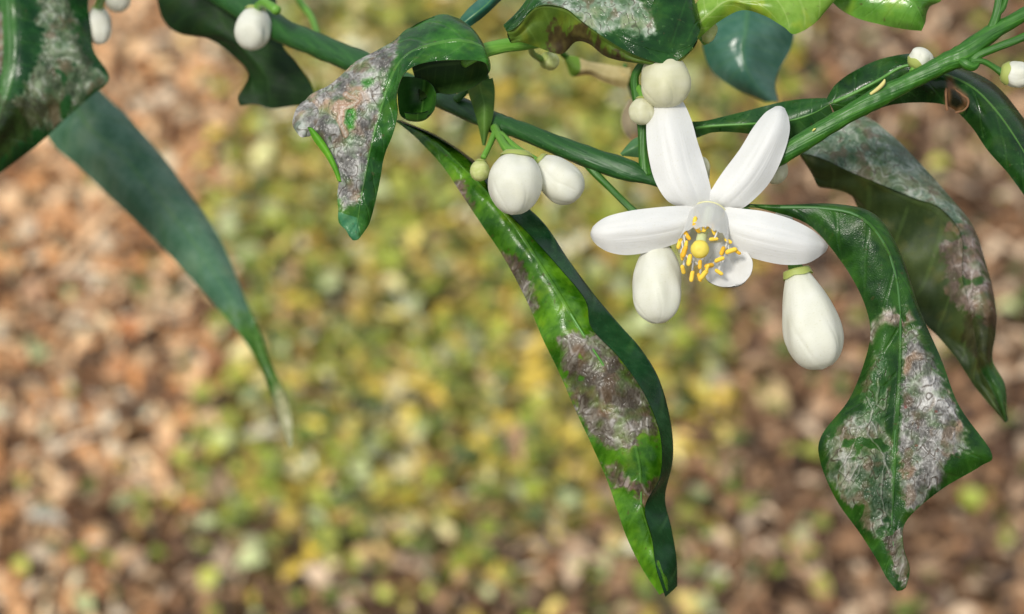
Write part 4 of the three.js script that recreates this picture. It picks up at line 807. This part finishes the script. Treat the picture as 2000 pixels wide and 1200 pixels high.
// ------------------------------------------------------------------ twig at the upper left, soft in the picture
const D = thing('flowering_twig', 'twig with a broad grey-mined leaf and a long smooth hanging leaf', 'citrus twig', 'twigs of the citrus tree');
mesh('stem', stemGeometry([[60, -120, -520, 20], [150, -90, -500, 18], [230, -60, -480, 14], [300, -140, -520, 18], [340, -330, -600, 24]], { sides: 14 }), M.stemDark, D);
leaf(D, {
  label: 'broad dark leaf with grey-green mined film, hanging over the long leaf', mid: 0.25, nv: 70, thick: 5, dz: -420, rib: { r: 5, z: 0, v: [0.1, 0.95], mat: M.ribDark }, stalk: [[60, -70, -400, 9], [90, -96, -460, 9], [120, -104, -504, 10]],
  rows: [
    [[-60, -70, -430], [20, -80, -390], [80, -74, -380], [130, -60, -390], [180, -50, -420]],
    [[-90, -10, -430], [16, -10, -360], [76, -6, -366], [130, 0, -380], [174, 6, -420]],
    [[-100, 40, -420], [18, 44, -340], [80, 46, -352], [136, 46, -372], [176, 50, -414]],
    [[-104, 100, -410], [20, 96, -326], [84, 94, -344], [146, 92, -366], [184, 98, -400]],
    [[-104, 170, -400], [16, 150, -316], [84, 140, -340], [156, 132, -362], [212, 152, -386]],
    [[-100, 240, -396], [4, 200, -316], [66, 186, -340], [130, 178, -360], [178, 186, -384]],
    [[-96, 300, -396], [-14, 256, -326], [36, 240, -346], [84, 232, -362], [128, 232, -384]],
    [[-90, 360, -400], [-40, 312, -350], [-8, 296, -360], [34, 290, -372], [72, 284, -390]],
    [[-86, 400, -410], [-70, 374, -400], [-50, 360, -396], [-24, 350, -396], [0, 338, -400]]],
  front: { w: 320, h: 512, c1: [14, 54, 22], c2: [34, 82, 34], gloss: 0.34, midWidth: 0.06, midAmt: 0.4, bump: 0.0004, patches: [
    { kind: { ...FILM, dark: [52, 66, 44], light: [150, 166, 132], seed: 53, holes: 0.26 }, u: [0.3, 1], poly: [[70, -40], [130, -40], [150, 60], [170, 100], [212, 160], [120, 240], [60, 270], [30, 200], [80, 100]], edge: 24 },
    { kind: { ...DULL, seed: 57 }, u: [0, 0.22], poly: [[-100, 20], [28, 24], [26, 90], [-4, 170], [-60, 160]], edge: 16 },
    { paint: [40, 36, 18], paint2: [54, 60, 24], poly: [[-60, 190], [40, 190], [110, 200], [60, 270], [-20, 330]], amt: 0.6, edge: 20 }] },
});
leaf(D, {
  label: 'long smooth green leaf with a painted bluish sky sheen, twisting to a narrow pale tip', mid: 0.5, nv: 90, thick: 5, stalk: [[120, 130, -1400, 10], [110, 20, -1100, 10], [120, -80, -520, 10]],
  rows: [
    [[96, 130, -1420], [110, 120, -1400], [124, 116, -1394], [140, 116, -1400], [156, 120, -1420]],
    [[76, 210, -1440], [108, 196, -1400], [140, 186, -1390], [168, 176, -1400], [196, 176, -1440]],
    [[100, 278, -1450], [136, 260, -1404], [174, 248, -1392], [214, 234, -1404], [252, 230, -1450]],
    [[158, 328, -1450], [196, 316, -1404], [238, 304, -1392], [280, 296, -1404], [316, 304, -1450]],
    [[224, 394, -1450], [262, 386, -1404], [300, 376, -1394], [340, 370, -1404], [372, 380, -1450]],
    [[300, 466, -1450], [334, 462, -1410], [366, 456, -1400], [396, 450, -1410], [424, 460, -1450]],
    [[370, 540, -1446], [396, 538, -1416], [420, 536, -1410], [440, 534, -1420], [460, 540, -1446]],
    [[428, 608, -1436], [444, 604, -1424], [462, 602, -1420], [476, 600, -1430], [488, 604, -1440]],
    [[476, 664, -1426], [486, 656, -1432], [494, 652, -1434], [502, 648, -1432], [508, 648, -1424]],
    [[508, 716, -1420], [512, 710, -1432], [518, 706, -1434], [522, 702, -1430], [526, 704, -1420]],
    [[530, 776, -1420], [536, 773, -1428], [542, 769, -1430], [548, 766, -1428], [554, 763, -1420]],
    [[546, 824, -1420], [552, 822, -1425], [558, 820, -1426], [564, 817, -1425], [570, 814, -1420]],
    [[564, 874, -1420], [566, 875, -1421], [567, 876, -1421], [568, 876, -1421], [570, 874, -1420]]],
  front: { w: 160, h: 512, c1: [70, 112, 84], c2: [106, 140, 114], gloss: 0.36, midAmt: 0.25, veinAmt: 0.12, specks: 0, yellow: 0.1, patches: [{ paint: [62, 104, 34], paint2: [84, 124, 48], poly: [[380, 640], [560, 600], [640, 900], [480, 900]], soft: 6, edge: 50 }, { paint: [150, 146, 108], paint2: [184, 174, 138], poly: [[480, 790], [580, 740], [640, 900], [480, 920]], soft: 4, edge: 36, amt: 0.85 }] },  // bluish sky sheen is put into the base colour, greener towards the tip
  back: { c1: [74, 112, 50], c2: [98, 132, 68] },
});
bud(D, { label: 'cream bud half behind the broad mined leaf', base: [192, 14, -860], tip: [196, 88, -854], r: 25, wide: 0.5, mat: M.bud, stalk: [[228, -60, -480, 8], [206, -20, -700, 8], [192, 16, -862, 9]] });
bud(D, { label: 'white bud above the cream one beside the broad mined leaf', base: [236, -26, -900], tip: [226, 24, -900], r: 24, mat: M.bud, stalk: [[240, -60, -490, 7], [242, -50, -700, 7], [236, -26, -900, 8]] });

renderer.render(scene, camera);
